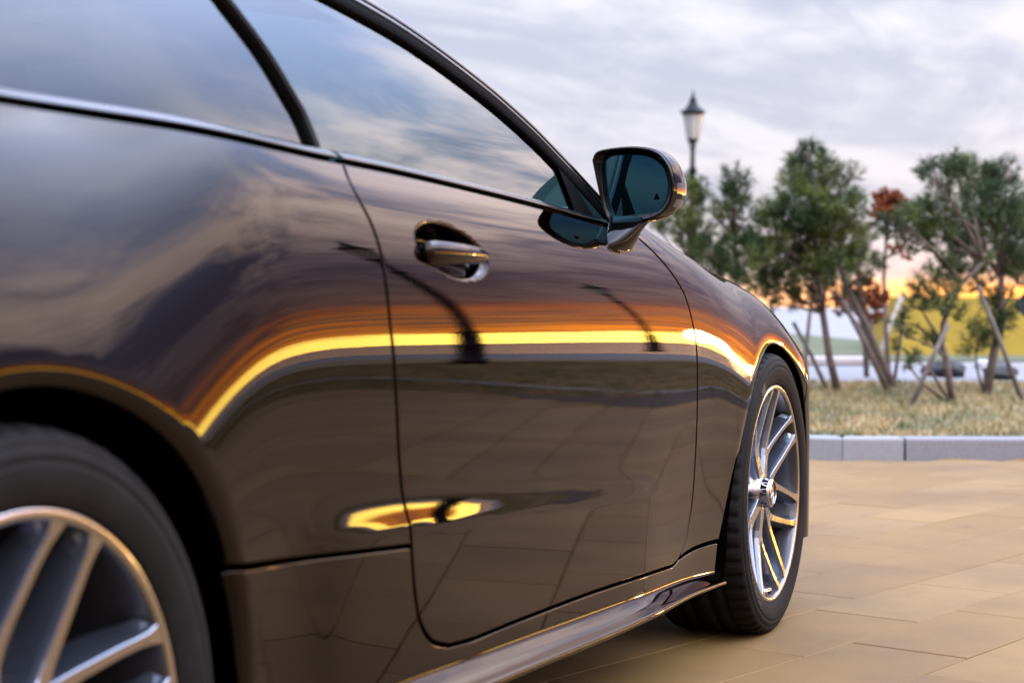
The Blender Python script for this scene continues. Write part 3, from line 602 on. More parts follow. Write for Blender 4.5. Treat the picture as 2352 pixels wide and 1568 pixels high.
def bdist(px,py,B):
    B=np.array(B); d=np.full(len(px),9.); 
    for i in range(len(B)):
        a=B[i]; b=B[(i+1)%len(B)]; ab=b-a; L=ab@ab+1e-15
        t=np.clip(((px-a[0])*ab[0]+(py-a[1])*ab[1])/L,0,1); d=np.minimum(d,np.hypot(px-a[0]-t*ab[0],py-a[1]-t*ab[1]))
    return d
def fill(poly,step,extra_pts=None):
    B=dens(poly,step); P=np.array(B); lo=P.min(0); hi=P.max(0)
    gx,gy=np.meshgrid(np.arange(lo[0],hi[0],step),np.arange(lo[1],hi[1],step*.9)); gx=gx+((np.arange(gx.shape[0])%2)*step*.5)[:,None]
    px,py=gx.ravel(),gy.ravel()
    if extra_pts is not None:
        ex=np.array(extra_pts); d=np.sqrt(((px[:,None]-ex[::7,0])**2+(py[:,None]-ex[::7,1])**2).min(1)) if len(ex) else 9+0*px
        k=d>step*.5; px=np.r_[px[k],ex[:,0]]; py=np.r_[py[k],ex[:,1]]
    k=inpoly(px,py,P)&(bdist(px,py,P)>step*.45); px,py=px[k],py[k]
    V=[Vector((float(a),float(b))) for a,b in B]+[Vector((float(a),float(b))) for a,b in zip(px,py)]
    r=delaunay_2d_cdt(V,[(i,(i+1)%len(B)) for i in range(len(B))],[],1,1e-7)
    return np.array([tuple(v) for v in r[0]]), [tuple(q) for q in r[2]]
def orient(poly):
    a=0
    for i in range(len(poly)): a+=poly[i-1][0]*poly[i][1]-poly[i][0]*poly[i-1][1]
    return list(poly) if a>0 else list(poly)[::-1]
GAP=.0028
def panel(name,poly,fn,nf,m,parent=car,step=.014,ex=None,flange=.016,gap=GAP,both=True,edge=.0025,label=None):
    """a sheet cut out of a smooth surface, with rolled edges"""
    poly=orient(poly); D=np.array(dens(poly,step)); n=len(D)
    tg=np.roll(D,-1,0)-np.roll(D,1,0); tg/=np.linalg.norm(tg,axis=1,keepdims=True)+1e-12; out2=np.c_[tg[:,1],-tg[:,0]]
    inner=D-out2*(gap+edge)
    uv,fc=fill([tuple(q) for q in inner],step,ex)
    # keep boundary order for the rim
    P=fn(uv[:,0],uv[:,1]); Nn=nf(uv[:,0],uv[:,1])
    iP=fn(inner[:,0],inner[:,1]); iN=nf(inner[:,0],inner[:,1]); oP=fn(D[:,0],D[:,1]); m3=oP-iP; m3/=np.linalg.norm(m3,axis=1,keepdims=True)+1e-12
    e=edge
    rings=[(iP,iN)]
    rings.append((iP+m3*e*.70-iN*e*.30,(iN*.7+m3*.7)))
    rings.append((iP+m3*e-iN*e,m3)); rings.append((iP+m3*e-iN*flange,m3))
    V=[*P]; NN=[*Nn]; b=len(V)
    for p,q in rings: V+=list(p); NN+=list(q/np.linalg.norm(q,axis=1,keepdims=True))
    F=[]
    t=fc[0]; a,bb,c=P[t[0]],P[t[1]],P[t[2]]; flip=np.dot(np.cross(bb-a,c-a),Nn[t[0]])<0
    F=[q[::-1] if flip else q for q in fc]
    k0=0; q0=(b,b+1,b+n+1); cr=np.cross(V[q0[1]]-V[q0[0]],V[q0[2]]-V[q0[0]]); rf=np.dot(cr,NN[b])<0
    for i in range(3):
        for k in range(n):
            q=(b+i*n+k,b+i*n+(k+1)%n,b+(i+1)*n+(k+1)%n,b+(i+1)*n+k); F.append(q[::-1] if rf else q)
    o=mk(name,V,F,m,parent,normals=NN)
    if both: mirror_mesh(o,parent)
    return o
def pz(pts): # side elevation (x,z) -> surface coordinates (x,t)
    a=np.array(pts,float); return [tuple(q) for q in np.c_[a[:,0],t_of(a[:,0],a[:,1])]]
BELT=crv([(-.95,.955),(-.6,.975),(-.2,.985),(.125,.986),(.297,.983),(.45,.977),(.63,.972),(.74,.971),(.915,.969),(1.169,.961),(1.404,.952),(1.60,.942),(1.75,.934),(1.92,.926)],8)
bx_=np.array([b[0] for b in BELT]); bz_=np.array([b[1] for b in BELT])
beltz=lambda x: np.interp(x,bx_,bz_)
rear_gap=crv([(.735,.971),(.722,.948),(.727,.920),(.741,.885),(.748,.847),(.749,.80),(.753,.751),(.762,.703),(.770,.655),(.781,.586),(.794,.536),(.805,.493),(.815,.446),(.829,.395),(.851,.352),(.892,.320),(.953,.303)],5)
bottom=[(1.036,.297),(1.215,.294),(1.414,.290),(1.6,.285),(1.8,.277),(1.95,.270)]
front_gap=crv([(2.06,.2635),(2.112,.263),(2.152,.274),(2.182,.305),(2.202,.355),(2.207,.409),(2.198,.518),(2.187,.609),(2.174,.699),(2.156,.752),(2.124,.812),(2.066,.856),(1.99,.896),(1.92,.926)],5)
belt_door=[b for b in BELT if .76<b[0]<1.90][::-1]
P_=lambda x,t:P3(x,t); 
# refine round the handle recess
hx,hz=np.meshgrid(np.arange(-.135,.136,.0045),np.arange(-.047,.048,.0045)); hk=((hx/.134)**2+(hz/.046)**2)<1
hpx=HC[0]+hx[hk]; hpz=HC[1]-.095*hx[hk]+hz[hk]; hex_=np.c_[hpx,t_of(hpx,hpz)]
door=panel('door',pz(rear_gap+bottom+front_gap+belt_door),P_,nrm,M['paint'],ex=hex_,step=.012)
# front fender: up to the bonnet seam on top, round the wheel arch, to the bumper seam
xs_=np.arange(1.93,3.17,.02)
def t_crest(x,deg=87.8):
    i=np.clip(((np.asarray(x)-GX0)/GDX).round().astype(int),0,len(XG)-1); return np.array([TG[np.argmax(AL[k]>=deg)] if (AL[k]>=deg).any() else .5 for k in np.atleast_1d(i)])
tcs=smooth(t_crest(xs_),3)+.02
arch=lambda hx,r,a0,a1,n=40:[(hx+r*math.cos(R(a)),HUBZ+r*math.sin(R(a))) for a in np.linspace(a0,a1,n)]
fend=pz([(2.168,.2725),(2.435,.272)])+pz(crv([(2.445,.30),(2.475,.40),(2.503,.46)],4)[:-1])+pz(arch(WB,.352,157,33))+pz([(3.175,.60),(3.17,.68)])+[(3.165,float(tcs[-1])-.01)]+[(float(a),float(b)) for a,b in zip(xs_[::-1],tcs[::-1])]+pz([f for f in front_gap if f[1]>.2735 or f[0]<1.9][::-1])
fender=panel('front_fender',fend,P_,nrm,M['paint'],step=.013,flange=.0045)
# rear quarter panel
ql=crv([(.81,.463),(.70,.471),(.544,.482),(.40,.492),(.322,.499)],4)
q_arch=arch(0,.366,26,205,46)
quart=pz([b for b in BELT if -.93<b[0]<.72])+pz([r for r in rear_gap if r[1]>.47])+pz(ql)+pz(q_arch)+pz([(-.40,.19),(-.72,.20),(-.93,.22)])
# ordering: belt left->right, down the door gap, seam leftwards, over the arch, down behind the wheel
quarter=panel('rear_quarter_panel',quart,P_,nrm,M['paint'],step=.014,flange=.0045)
rb=pz([b for b in BELT if b[0]<-.935][::1]+[(-.935,.955),(-.935,.225),(-1.12,.27)]) 
rb=pz([(-.935,.225),(-1.13,.27),(-1.15,.62),(-1.13,.93),(-.935,.955)])
panel('rear_bumper',rb,P_,nrm,M['paint'],step=.03)
fbx=[(3.17,.68),(3.178,.60),(3.168,.532)]+arch(WB,.352,33,-26,18)[1:]+[(3.40,.175),(3.74,.19)]
fbp=pz(fbx)+[(3.74,float(t_of(np.array([3.74]),np.array([.70]))[0])),(3.6,float(t_crest([3.6])[0])),(3.4,float(t_crest([3.4])[0])),(3.17,float(tcs[-1])-.01)]
panel('front_bumper',fbp,P_,nrm,M['paint'],step=.02)
# side skirt: upper web cut like a panel, then the projecting blade
SKB=pchip([-.2,.36,.79,1.04,1.44,2.15,2.44],[.286,.286,.280,.270,.254,.223,.203])
sk_top=[(.352,.42),(.340,.455),(.322,.494)]+ql[::-1][1:]+[r for r in rear_gap if r[1]<.458]+bottom+[f for f in front_gap if f[0]>2.0 and f[1]<.272]+[(2.165,.2705),(2.432,.2695)]
sk=pz(sk_top+[(2.436,.203)]+[(float(x),float(SKB(x))) for x in np.arange(2.40,.42,-.05)]+[(.392,.286),(.372,.34)])
web=panel('side_skirt',sk,P_,nrm,M['paint'],step=.013,gap=.0032)
# blade
v,f=[],[]; rings=[]
for x in np.concatenate([np.arange(.40,2.2,.05),[2.2,2.25,2.3,2.35,2.39,2.42,2.435]]):
    zb=float(SKB(x)); y0=float(surf(np.array([x]),t_of(np.array([x]),np.array([zb])))[0][0])
    k=1-.35*float(sst(np.array((x-2.22)/.26))); wv=.040*k; h=.033-.011*float(sst(np.array((x-1.5)/.8)))
    r=[(0,.012),(0,.002),(.0015,-.0025),(.005,-.006)]
    r+=[(.005+(wv-.008)*q,-.006-(h-.010)*(q+.18*math.sin(math.pi*q))) for q in (.15,.35,.55,.75,.92)]
    r+=[(wv-.001,-h+.002),(wv+.0005,-h-.001),(wv,-h-.004),(wv-.004,-h-.008),(wv-.02,-h-.016),(wv-.05,-h-.021),(wv-.11,-h-.022)]
    rings.append([(x,y0+.0012-a,zb+b) for a,b in r])
loft(v,f,rings,closed=False)
bl=mk('skirt_blade',v,f,M['paint'],web); mb=mirror_mesh(bl,car)
# bonnet, roof, screens
def ribs(edge,bow,n=14,m=None,name='roof',par=car,thick=None):
    v,f,rg=[],[],[]
    for i,(p,b) in enumerate(zip(edge,bow)):
        row=[]
        for k in range(n+1):
            s=-1+2*k/n; row.append((p[0]+b[0]*(1-s*s),-p[1]*s*-1 if False else p[1]*(-s),p[2]+b[1]*(1-s*s)))
        rg.append(row)
    loft(v,f,rg,closed=False); 
    o=mk(name,v,f,m,par)
    a=o.data.polygons[len(o.data.polygons)//2].normal
    if a.z<0: o.data.flip_normals()
    return o
hxs=np.arange(2.02,3.72,.05); ht=np.interp(hxs,xs_,tcs); ht=np.where(hxs>3.16,t_crest(hxs)+.02,ht)-.003
hp=P3(hxs,ht)
ribs(hp,[(.10*(i/len(hxs))**2,.018) for i in range(len(hxs))],m=M['paint'],name='bonnet')
# ---- glasshouse
G3=lambda x,z: np.stack([np.asarray(x,float)+0*np.asarray(z,float),gl(x,z),np.asarray(z,float)+0*np.asarray(x,float)],-1)
def gnrm(x,z,h=.001):
    du=G3(x+h,z)-G3(x-h,z); dv=G3(x,z+h)-G3(x,z-h); n=np.cross(du,dv); return n/np.linalg.norm(n,axis=-1,keepdims=True)
DLO=crv([(1.87,.930),(1.75,.988),(1.652,1.036),(1.554,1.083),(1.413,1.137),(1.205,1.196),(.989,1.232),(.75,1.258),(.5,1.267),(.25,1.255),(0,1.215),(-.25,1.145),(-.45,1.065),(-.62,.985),(-.9,.94)],8)
def inset(name,poly,m,off,both=True,step=.03,thick=.004,par=car):
    fn=lambda x,z: G3(x,z)-gnrm(x,z)*off
    uv,fc=fill(orient(poly),step); P=fn(uv[:,0],uv[:,1]); Nn=gnrm(uv[:,0],uv[:,1]); P2=P-Nn*thick; n=len(P)
    t=fc[0]; fl=np.dot(np.cross(P[t[1]]-P[t[0]],P[t[2]]-P[t[0]]),Nn[t[0]])<0; fc=[q[::-1] if fl else q for q in fc]
    F=fc+[tuple(i+n for i in q[::-1]) for q in fc]
    o=mk(name,list(P)+list(P2),F,m,par,normals=list(Nn)+list(-Nn))
    if both: mirror_mesh(o,par)
    return o
dtop=[d for d in DLO if .745<d[0]<1.652]; 
inset('door_glass',[(1.662,1.031),(1.668,.94),(1.3,.955),(.9,.965),(.756,.979)][::1]+[(.735,.99),(.720,1.059),(.698,1.119),(.655,1.177),(.60,1.262)]+[d for d in DLO if .62<d[0]<1.652][::-1],M['glass_front'],.010)
inset('rear_side_glass',[(.703,.979),(.1,.96),(-.55,.95)]+[d for d in DLO if -.60<d[0]<.575][::-1]+[(.56,1.262),(.625,1.172),(.661,1.109),(.689,1.061),(.709,.994)],M['glass_rear'],.010)
def strip(name,path,w0,w1,d0,m,both=True,bulge=.003,slope=0.,nose=None,par=car,fnP=G3,fnN=gnrm,n=6):
    """moulding that follows a line on the glasshouse; w0..w1 across the line, d0 its depth below the surface"""
    path=np.array(path,float); tg=np.gradient(path,axis=0); tg/=np.linalg.norm(tg,axis=1,keepdims=True); o2=np.c_[tg[:,1],-tg[:,0]]
    rg=[]
    for k in range(n+1):
        s=k/n; a=path+o2*(w0+(w1-w0)*s); P=fnP(a[:,0],a[:,1]); Q=fnN(a[:,0],a[:,1]); rg.append(P+Q*((bulge*math.sin(math.pi*s)-d0)[...] if False else (bulge*math.sin(math.pi*s)-d0-slope*s)))
    a=path+o2*w1; rg.append(fnP(a[:,0],a[:,1])-fnN(a[:,0],a[:,1])*(d0+.012)); a=path+o2*w0; rg.insert(0,fnP(a[:,0],a[:,1])-fnN(a[:,0],a[:,1])*(d0+.012))
    v,f=[],[]; rr=[[g[i] for g in rg] for i in range(len(path))]; loft(v,f,rr,closed=False,caps=False)
    o=mk(name,v,f,m,par); nn=fnN(path[:1,0],path[:1,1])[0]; k=len(o.data.polygons)//2; k=k-k%(n+2)+(n+2)//2
    if np.dot(np.array(o.data.polygons[k].normal),fnN(path[len(path)//2:len(path)//2+1,0],path[len(path)//2:len(path)//2+1,1])[0])<0: o.data.flip_normals()
    if both: mirror_mesh(o,par)
    return o
DL=[d for d in DLO][::-1]    # rear to front
oo=np.array(DL)
# sign: outward (up) must be positive
def upsign(path):
    path=np.array(path,float); tg=path[len(path)//2+1]-path[len(path)//2]; return 1 if -tg[0]>0 else -1
DLs=DLO if upsign(DLO)>0 else DL
strip('window_seal',DLs,-.004,.0215,.004,M['rubber'],bulge=.003)
strip('window_moulding',DLs,.0215,.0295,.0005,M['trim'],bulge=.0002,slope=.0015)
strip('seal_gap_rubber',DLs,.0295,.0325,.010,M['rubber'],bulge=.0)
# roof rail (body colour) rolling over into roof / A pillar
path=np.array(DLs,float); tg=np.gradient(path,axis=0); tg/=np.linalg.norm(tg,axis=1,keepdims=True); o2=np.c_[tg[:,1],-tg[:,0]]
prof=[(.032,-.016),(.0322,-.004),(.0328,-.0012),(.034,-.0008),(.039,-.0016),(.0435,-.0032),(.0475,-.0065),(.0510,-.0115),(.0535,-.018),(.055,-.028)]
rr=[]
for a_,d_ in prof:
    q=path+o2*a_; rr.append(G3(q[:,0],q[:,1])+gnrm(q[:,0],q[:,1])*d_)
v,f=[],[]; loft(v,f,[[g[i] for g in rr] for i in range(len(path))],closed=False)
rail=mk('roof_rail',v,f,M['paint'],car)
kk=len(rail.data.polygons)//2; kk=kk-kk%9+4
if rail.data.polygons[kk].normal.y>0: rail.data.flip_normals()
mirror_mesh(rail,car)
edge=[tuple(g) for g in rr[-1]]
if edge[0][0]<edge[-1][0]: edge=edge[::-1]
ws=[e for e in edge if e[0]>1.12]; 
def bowf(e):
    x=e[0]; s=np.clip((x-1.12)/(1.9-1.12),0,1); return (.08+.24*s,.085-.04*s)
ribs(ws,[bowf(e) for e in ws],m=M['glass_screen'],name='windscreen')
rf=[e for e in edge if -.05<e[0]<=1.16]; ribs(rf,[(.08*np.clip((e[0]+.05)/1.2,-1,1),.085) for e in rf],m=M['paint'],name='roof')
lin=[(e[0],e[1]+.02,e[2]-.03) for e in rf]; o=ribs(lin,[(.06,.07) for e in rf],m=M['headliner'],name='headliner')
rw=[e for e in edge if -.72<e[0]<=.0]; ribs(rw,[(-.03-.12*np.clip(-e[0],0,1),.08) for e in rw],m=M['glass_rear'],name='rear_window')
tl=[tuple(P3(np.array([x]),t_of(np.array([x]),np.array([beltz(x)])))[0]) for x in np.arange(-.60,-1.13,-.06)]; ribs(tl,[(-.04,.05)]*len(tl),m=M['paint'],name='boot_lid')
# front and rear closures
fa=P3(np.full(14,3.735),np.linspace(float(t_of(np.array([3.735]),np.array([.20]))[0]),float(t_of(np.array([3.735]),np.array([.70]))[0]),14)); ribs(fa,[(.09,0)]*14,m=M['gloss_black'],name='grille')
ra=P3(np.full(14,-1.12),np.linspace(float(t_of(np.array([-1.12]),np.array([.27]))[0]),float(t_of(np.array([-1.12]),np.array([.93]))[0]),14)); ribs(ra,[(-.12,0)]*14,m=M['paint'],name='tail_panel')
# belt moulding
BP=lambda x,z: P3(x,t_of(np.asarray(x,float),np.asarray(z,float)))
def beltmould(name,x0,x1):
    xs=np.arange(x0,x1+1e-6,.02); zb=beltz(xs); y,_=surf(xs,t_of(xs,zb)); rg=[]
    pr=[(.014,-.006),(.012,.0045),(-.0002,.0045),(-.0008,.0056),(.0025,.0085),(.0065,.0115),(.0110,.0140),(.0160,.0158),(.0200,.0165)]
    for q_,(a,b) in enumerate(pr): rg.append(np.stack([xs,y+a,zb+b],-1))
    rg.append(np.stack([xs,y+.034,zb+.0165],-1))
    v,f=[],[]; loft(v,f,[[g[i] for g in rg] for i in range(len(xs))],closed=False)
    o=mk(name,v,f,M['trim'],car)
    if o.data.polygons[4].normal.y>0: o.data.flip_normals()
    mirror_mesh(o,car)
beltmould('belt_moulding',-.62,.734); beltmould('belt_moulding',.7365,1.885)
# B pillar: two gloss strips with a dark slot between
def post(name,c0,w0,w1,m,off):
    strip(name,c0,w0,w1,off,m,bulge=.0015)
bp=crv([(.722,.975),(.716,1.028),(.704,1.060),(.680,1.114),(.640,1.175),(.585,1.262)],5)
if upsign(bp)<0: bp=bp
strip('pillar_slot_rubber',bp,-.0068,.0068,.006,M['rubber'],bulge=0)
strip('pillar_trim',bp,.0010,.0062,.0015,M['gloss_black'],bulge=.0025); strip('pillar_trim',bp,-.0062,-.0010,.0015,M['gloss_black'],bulge=.0025)
# mirror corner: black post and small corner pane
inset('quarter_post',[(1.648,1.034),(1.655,.945),(1.765,.938),(1.70,1.008),(1.672,1.030)],M['rubber'],.004,thick=.01)
inset('corner_pane',[(1.686,1.019),(1.772,.937),(1.85,.932),(1.75,.987)],M['gloss_black'],.005,thick=.008)
# inner black shell and wheel wells, so that nothing shows through gaps
sh=pz([(-1.0,.93),(.7,.96),(1.9,.915),(2.1,.83),(3.0,.70),(3.5,.60),(3.5,.22),(3.25,.22)]+arch(WB,.39,-15,195,24)+[(2.46,.24),(.42,.25)]+arch(0,.40,-15,195,24)+[(-.5,.25),(-1.0,.28)])
uv,fc=fill(orient(sh),.06); P=P3(uv[:,0],uv[:,1]); P=P+np.array([0,.030,0]); inner=mk('inner_shell',P,fc,M['black'],car); mirror_mesh(inner,car)
for hx_ in (0,WB):
    Ro=.366 if hx_<1 else .352
    for s in (-1,1):
        v,f=[],[]; ring=[]; aa=np.linspace(-24,204,60)
        ex_=np.array([hx_+Ro*math.cos(R(a)) for a in aa]); ez_=np.maximum(np.array([HUBZ+Ro*math.sin(R(a)) for a in aa]),.20); ye=surf(ex_,t_of(ex_,ez_))[0]+.0030
        ring.append([(hx_+(Ro+.0008)*math.cos(R(a)),-s*y_,HUBZ+(Ro+.0008)*math.sin(R(a))) for a,y_ in zip(aa,ye)])
        for r_,dy in ((Ro+.008,.0012),(.388,.020),(.388,.35)): ring.append([(hx_+r_*math.cos(R(a)),-s*(y_+dy if dy<.1 else -.56),HUBZ+r_*math.sin(R(a))) for a,y_ in zip(aa,ye)])
        loft(v,f,ring,closed=False); b=len(v); v+= [Vector(p) for p in ring[-1]]; f.append(tuple(range(b,b+60)))
        mk('wheel_liner',v,f,M['black'],car)
v,f=[],[]; box(v,f,(1.3,0,.20),(4.7,1.30,.06)); box(v,f,(1.43,0,.22),(1.95,1.66,.05)); box(v,f,(1.3,0,.34),(4.6,1.05,.26)); mk('underbody',v,f,M['black'],car,smooth=False)
v,f=[],[]; box(v,f,(2.55,0,.62),(.9,1.3,.3)); box(v,f,(2.02,0,.78),(.12,1.62,.24)); mk('bulkhead',v,f,M['black'],car,smooth=False)
v,f=[],[]; box(v,f,(-.75,0,.66),(.6,1.3,.5)); box(v,f,(-.45,0,.80),(.7,1.45,.22)); mk('boot_floor',v,f,M['black'],car,smooth=False)
# cabin
v,f=[],[]; rg=[]
for yy in np.linspace(-.74,.74,24):
    a=abs(yy); k=.03*math.exp(-((yy-.36)/.22)**2)+.02*math.exp(-((yy+.36)/.25)**2)
    rg.append([(2.0,yy,.70),(1.98,yy,.93),(1.80,yy,.955+k),(1.66,yy,.935+k),(1.58,yy,.87),(1.60,yy,.70)])
loft(v,f,rg,closed=False,caps=True); o=mk('dashboard',v,f,M['interior'],car)
def ring_tube(v,f,c,r,tr,ax,n=28,m=8):
    ax=Vector(ax).normalized(); a=ax.orthogonal().normalized(); b=ax.cross(a); rg=[]
    for i in range(n+1):
        t=2*math.pi*i/n; d=a*math.cos(t)+b*math.sin(t); rg.append([Vector(c)+d*(r+tr*math.cos(2*math.pi*k/m))+ax*(tr*math.sin(2*math.pi*k/m)) for k in range(m)])
    loft(v,f,rg)
v,f=[],[]; ring_tube(v,f,(1.40,.36,.90),.185,.014,(-1,0,.45)); tube(v,f,[(1.40,.36,.90),(1.62,.36,.82)],.04,10); mk('steering_wheel',v,f,M['leather'],car)
def cushion(v,f,secs,n=16,p=3.2):
    """rounded block through (centre, half width y, half depth x) sections"""
    rg=[]
    for c,hy,hx_ in secs:
        rg.append([(c[0]+hx_*abs(math.cos(t))**(2/p)*np.sign(math.cos(t)),c[1]+hy*abs(math.sin(t))**(2/p)*np.sign(math.sin(t)),c[2]) for t in [2*math.pi*k/n for k in range(n)]])
    loft(v,f,rg,caps=True)
for yy in (-.36,.36):
    v,f=[],[]; cushion(v,f,[((.95,yy,.30),.24,.26),((.98,yy,.46),.26,.28),((1.0,yy,.50),.22,.24)]); b=mk('seat',v,f,M['leather'],car)
    v,f=[],[]; cushion(v,f,[((.74,yy,.45),.24,.07),((.66,yy,.70),.26,.07),((.58,yy,.92),.22,.055),((.55,yy,1.00),.15,.04)]); mk('backrest',v,f,M['leather'],car)
    v,f=[],[]; cushion(v,f,[((.545,yy,1.02),.10,.035),((.535,yy,1.06),.135,.05),((.53,yy,1.12),.13,.05),((.53,yy,1.165),.09,.035)]); mk('headrest',v,f,M['leather'],car)
v,f=[],[]; cushion(v,f,[((-.05,0,.40),.60,.25),((-.1,0,.52),.60,.25)]); cushion(v,f,[((-.28,0,.5),.60,.08),((-.40,0,.92),.56,.06)]); mk('rear_bench',v,f,M['leather'],car)
v,f=[],[]; cushion(v,f,[((1.22,0,1.20),.11,.01),((1.215,0,1.24),.12,.014),((1.22,0,1.27),.10,.01)]); tube(v,f,[(1.23,0,1.26),(1.30,0,1.31)],.008,6); mk('rear_view_mirror',v,f,M['interior'],car)
# ---- door handle in its bowl
hxs=np.linspace(.884,1.102,30); rg=[]; 
for x in hxs:
    s=(x-.884)/.218; zc_=.858; y0=float(surf(np.array([x]),t_of(np.array([x]),np.array([zc_])),ex=False)[0][0])
    hh=.0170*(1-.36*s**1.5)*(1-(2*max(0,s-.86)/.28)**2*.55)*(.80+.20*min(1,s/.10)); th=.0085; proud=.016*math.sin(math.pi*np.clip(s*.9+.08,0,1))**.7-.003
    row=[]
    for k in range(20):
        t=2*math.pi*k/20; ct,st=math.cos(t),math.sin(t)
        row.append((x,y0-proud-th*1.25*np.sign(ct)*abs(ct)**1.25,zc_+hh*np.sign(st)*abs(st)**.9+ (0)))
    rg.append(row)
v,f=[],[]; loft(v,f,rg,caps=True); hd=mk('door_handle',v,f,M['paint'],door); renorm(hd)
hd2=mirror_mesh(hd,None); hd2.parent=[o for o in car.children if o.name.startswith('door.')][0]
# ---- wing mirror
def ring_pts(pts,n=44):
    c=crv(list(pts)+[pts[0]],12)[:-1]; return [c[int(i*len(c)/n)] for i in range(n)]
outl=ring_pts([(-.808,1.060),(-.818,1.0755),(-.86,1.0815),(-.90,1.0810),(-.935,1.072),(-.957,1.050),(-.968,1.015),(-.966,.985),(-.952,.962),(-.928,.948),(-.890,.942),(-.850,.9455),(-.834,.955),(-.822,.998)])
gla=ring_pts([(-.829,1.060),(-.842,1.068),(-.885,1.0690),(-.920,1.062),(-.944,1.044),(-.954,1.016),(-.9525,.990),(-.942,.970),(-.925,.9605),(-.885,.9560),(-.858,.9535),(-.846,.958),(-.836,.985),(-.829,1.035)])
cy,cz=-.890,1.012; MX=1.830
def sc_(pts,s,x,dy=0,dz=0): return [(x,cy+dy+(p[0]-cy)*s,cz+dz+(p[1]-cz)*s) for p in pts]
v,f=[],[]
rg=[sc_(gla,1.0,MX+.026),sc_(gla,1.0,MX+.010),sc_(gla,1.05,MX+.002)]+[sc_(outl,.955,MX-.002),sc_(outl,.985,MX-.003),sc_(outl,1.0,MX+.002),sc_(outl,1.012,MX+.012),sc_(outl,1.02,MX+.026,-.003,0),sc_(outl,1.0,MX+.045,-.006,0),sc_(outl,.93,MX+.066,-.008,0),sc_(outl,.80,MX+.086,-.008,0),sc_(outl,.58,MX+.102,-.006,0),sc_(outl,.30,MX+.111,-.004,0),sc_(outl,.02,MX+.113,-.003,0)]
loft(v,f,rg); hous=mk('wing_mirror',v,f,M['gloss_black'],car)
if hous.data.polygons[44*8].normal.y*(hous.data.polygons[44*8].center.y-cy)<0: hous.data.flip_normals()
# cover cap in body colour over the top, with a seam
v,f=[],[]; up=[i for i,p in enumerate(outl) if p[1]>1.012 ]
rg=[]
for s,x,dy in ((1.022,MX+.008,0),(1.034,MX+.012,0),(1.042,MX+.026,-.003),(1.022,MX+.045,-.006),(.952,MX+.0665,-.008),(.822,MX+.0875,-.008),(.60,MX+.1045,-.006),(.31,MX+.114,-.004)):
    ids=sorted(up); k=[j for j in range(len(ids)-1) if ids[j+1]-ids[j]>1]; ids=ids[k[0]+1:]+ids[:k[0]+1] if k else ids
    rg.append([sc_(outl,s,x,dy)[i] for i in ids])
loft(v,f,rg,closed=False); cap=mk('mirror_cap',v,f,M['paint'],hous)
pl=cap.data.polygons[len(cap.data.polygons)//3]
if pl.normal.z*(pl.center.z-cz)<0: cap.data.flip_normals()
v=[(MX+.018+.10*(p[0]-cy)*0,p[0],p[1]) for p in gla]; cn=len(v); v.append((MX+.016,cy,cz)); f=[((i+1)%cn,i,cn) for i in range(cn)]
_q=np.cross(np.array(v[f[0][1]])-np.array(v[f[0][0]]),np.array(v[f[0][2]])-np.array(v[f[0][0]]))
if _q[0]>0: f=[q[::-1] for q in f]
mg=mk('mirror_glass',v,f,M['mirror_glass'],hous,normals=[(-.9997,-.02,.01)]*(cn+1))
# blind spot triangle etched on the glass
v=[(MX+.0145,-.936,.984),(MX+.0145,-.925,.984),(MX+.0145,-.9305,.996)]; v+=[(a+.001,b,c) for a,b,c in v]
mk('warning_triangle',v,[(0,1,2),(5,4,3),(0,3,4,1),(1,4,5,2),(2,5,3,0)],M['black'],hous,smooth=False)
# indicator lens wrapped round the outer end
v,f=[],[]; ids=[i for i,p in enumerate(outl) if p[0]<-.945 and .990<p[1]<1.028]
rg=[[sc_(outl,s,x,dy)[i] for i in ids] for s,x,dy in ((1.024,MX+.016,0),(1.036,MX+.024,-.002),(1.030,MX+.042,-.006),(.99,MX+.056,-.008),(.955,MX+.066,-.009))]
loft(v,f,rg,closed=False); il=mk('indicator_lens',v,f,M['lens'],hous)
if il.data.polygons[0].normal.y>0: il.data.flip_normals()
v,f=[],[]; ids=[i for i,p in enumerate(outl) if p[0]<-.94 and .968<p[1]<.988]
rg=[[sc_(outl,s,x,dy)[i] for i in ids] for s,x,dy in ((1.022,MX+.016,0),(1.030,MX+.024,-.002),(1.024,MX+.042,-.006),(.985,MX+.056,-.008))]
loft(v,f,rg,closed=False); il=mk('amber_reflector',v,f,M['lens'],hous)
if il.data.polygons[0].normal.y>0: il.data.flip_normals()
# foot and arm
v,f=[],[]; rg=[]
for c,hx_,hy,ro in (((1.772,-.868,.888),.072,.020,.10),((1.776,-.872,.892),.070,.022,.10),((1.786,-.876,.905),.058,.024,.15),((1.800,-.878,.922),.045,.028,.2),((1.818,-.880,.938),.036,.034,.3),((1.842,-.884,.952),.034,.040,.3)):
    rg.append([(c[0]+hx_*math.cos(t)*math.cos(ro)+hy*math.sin(t)*math.sin(ro)*-1,c[1]+hy*math.sin(t)*math.cos(ro)+hx_*math.cos(t)*math.sin(ro)*-1,c[2]) for t in [2*math.pi*k/24 for k in range(24)]])
loft(v,f,rg,caps=True); renorm(mk('mirror_foot',v,f,M['gloss_black'],hous))
# left hand mirror: the same parts mirrored
hl=mirror_mesh(hous,car)
for ch in [c for c in hous.children]: q=mirror_mesh(ch,hl)
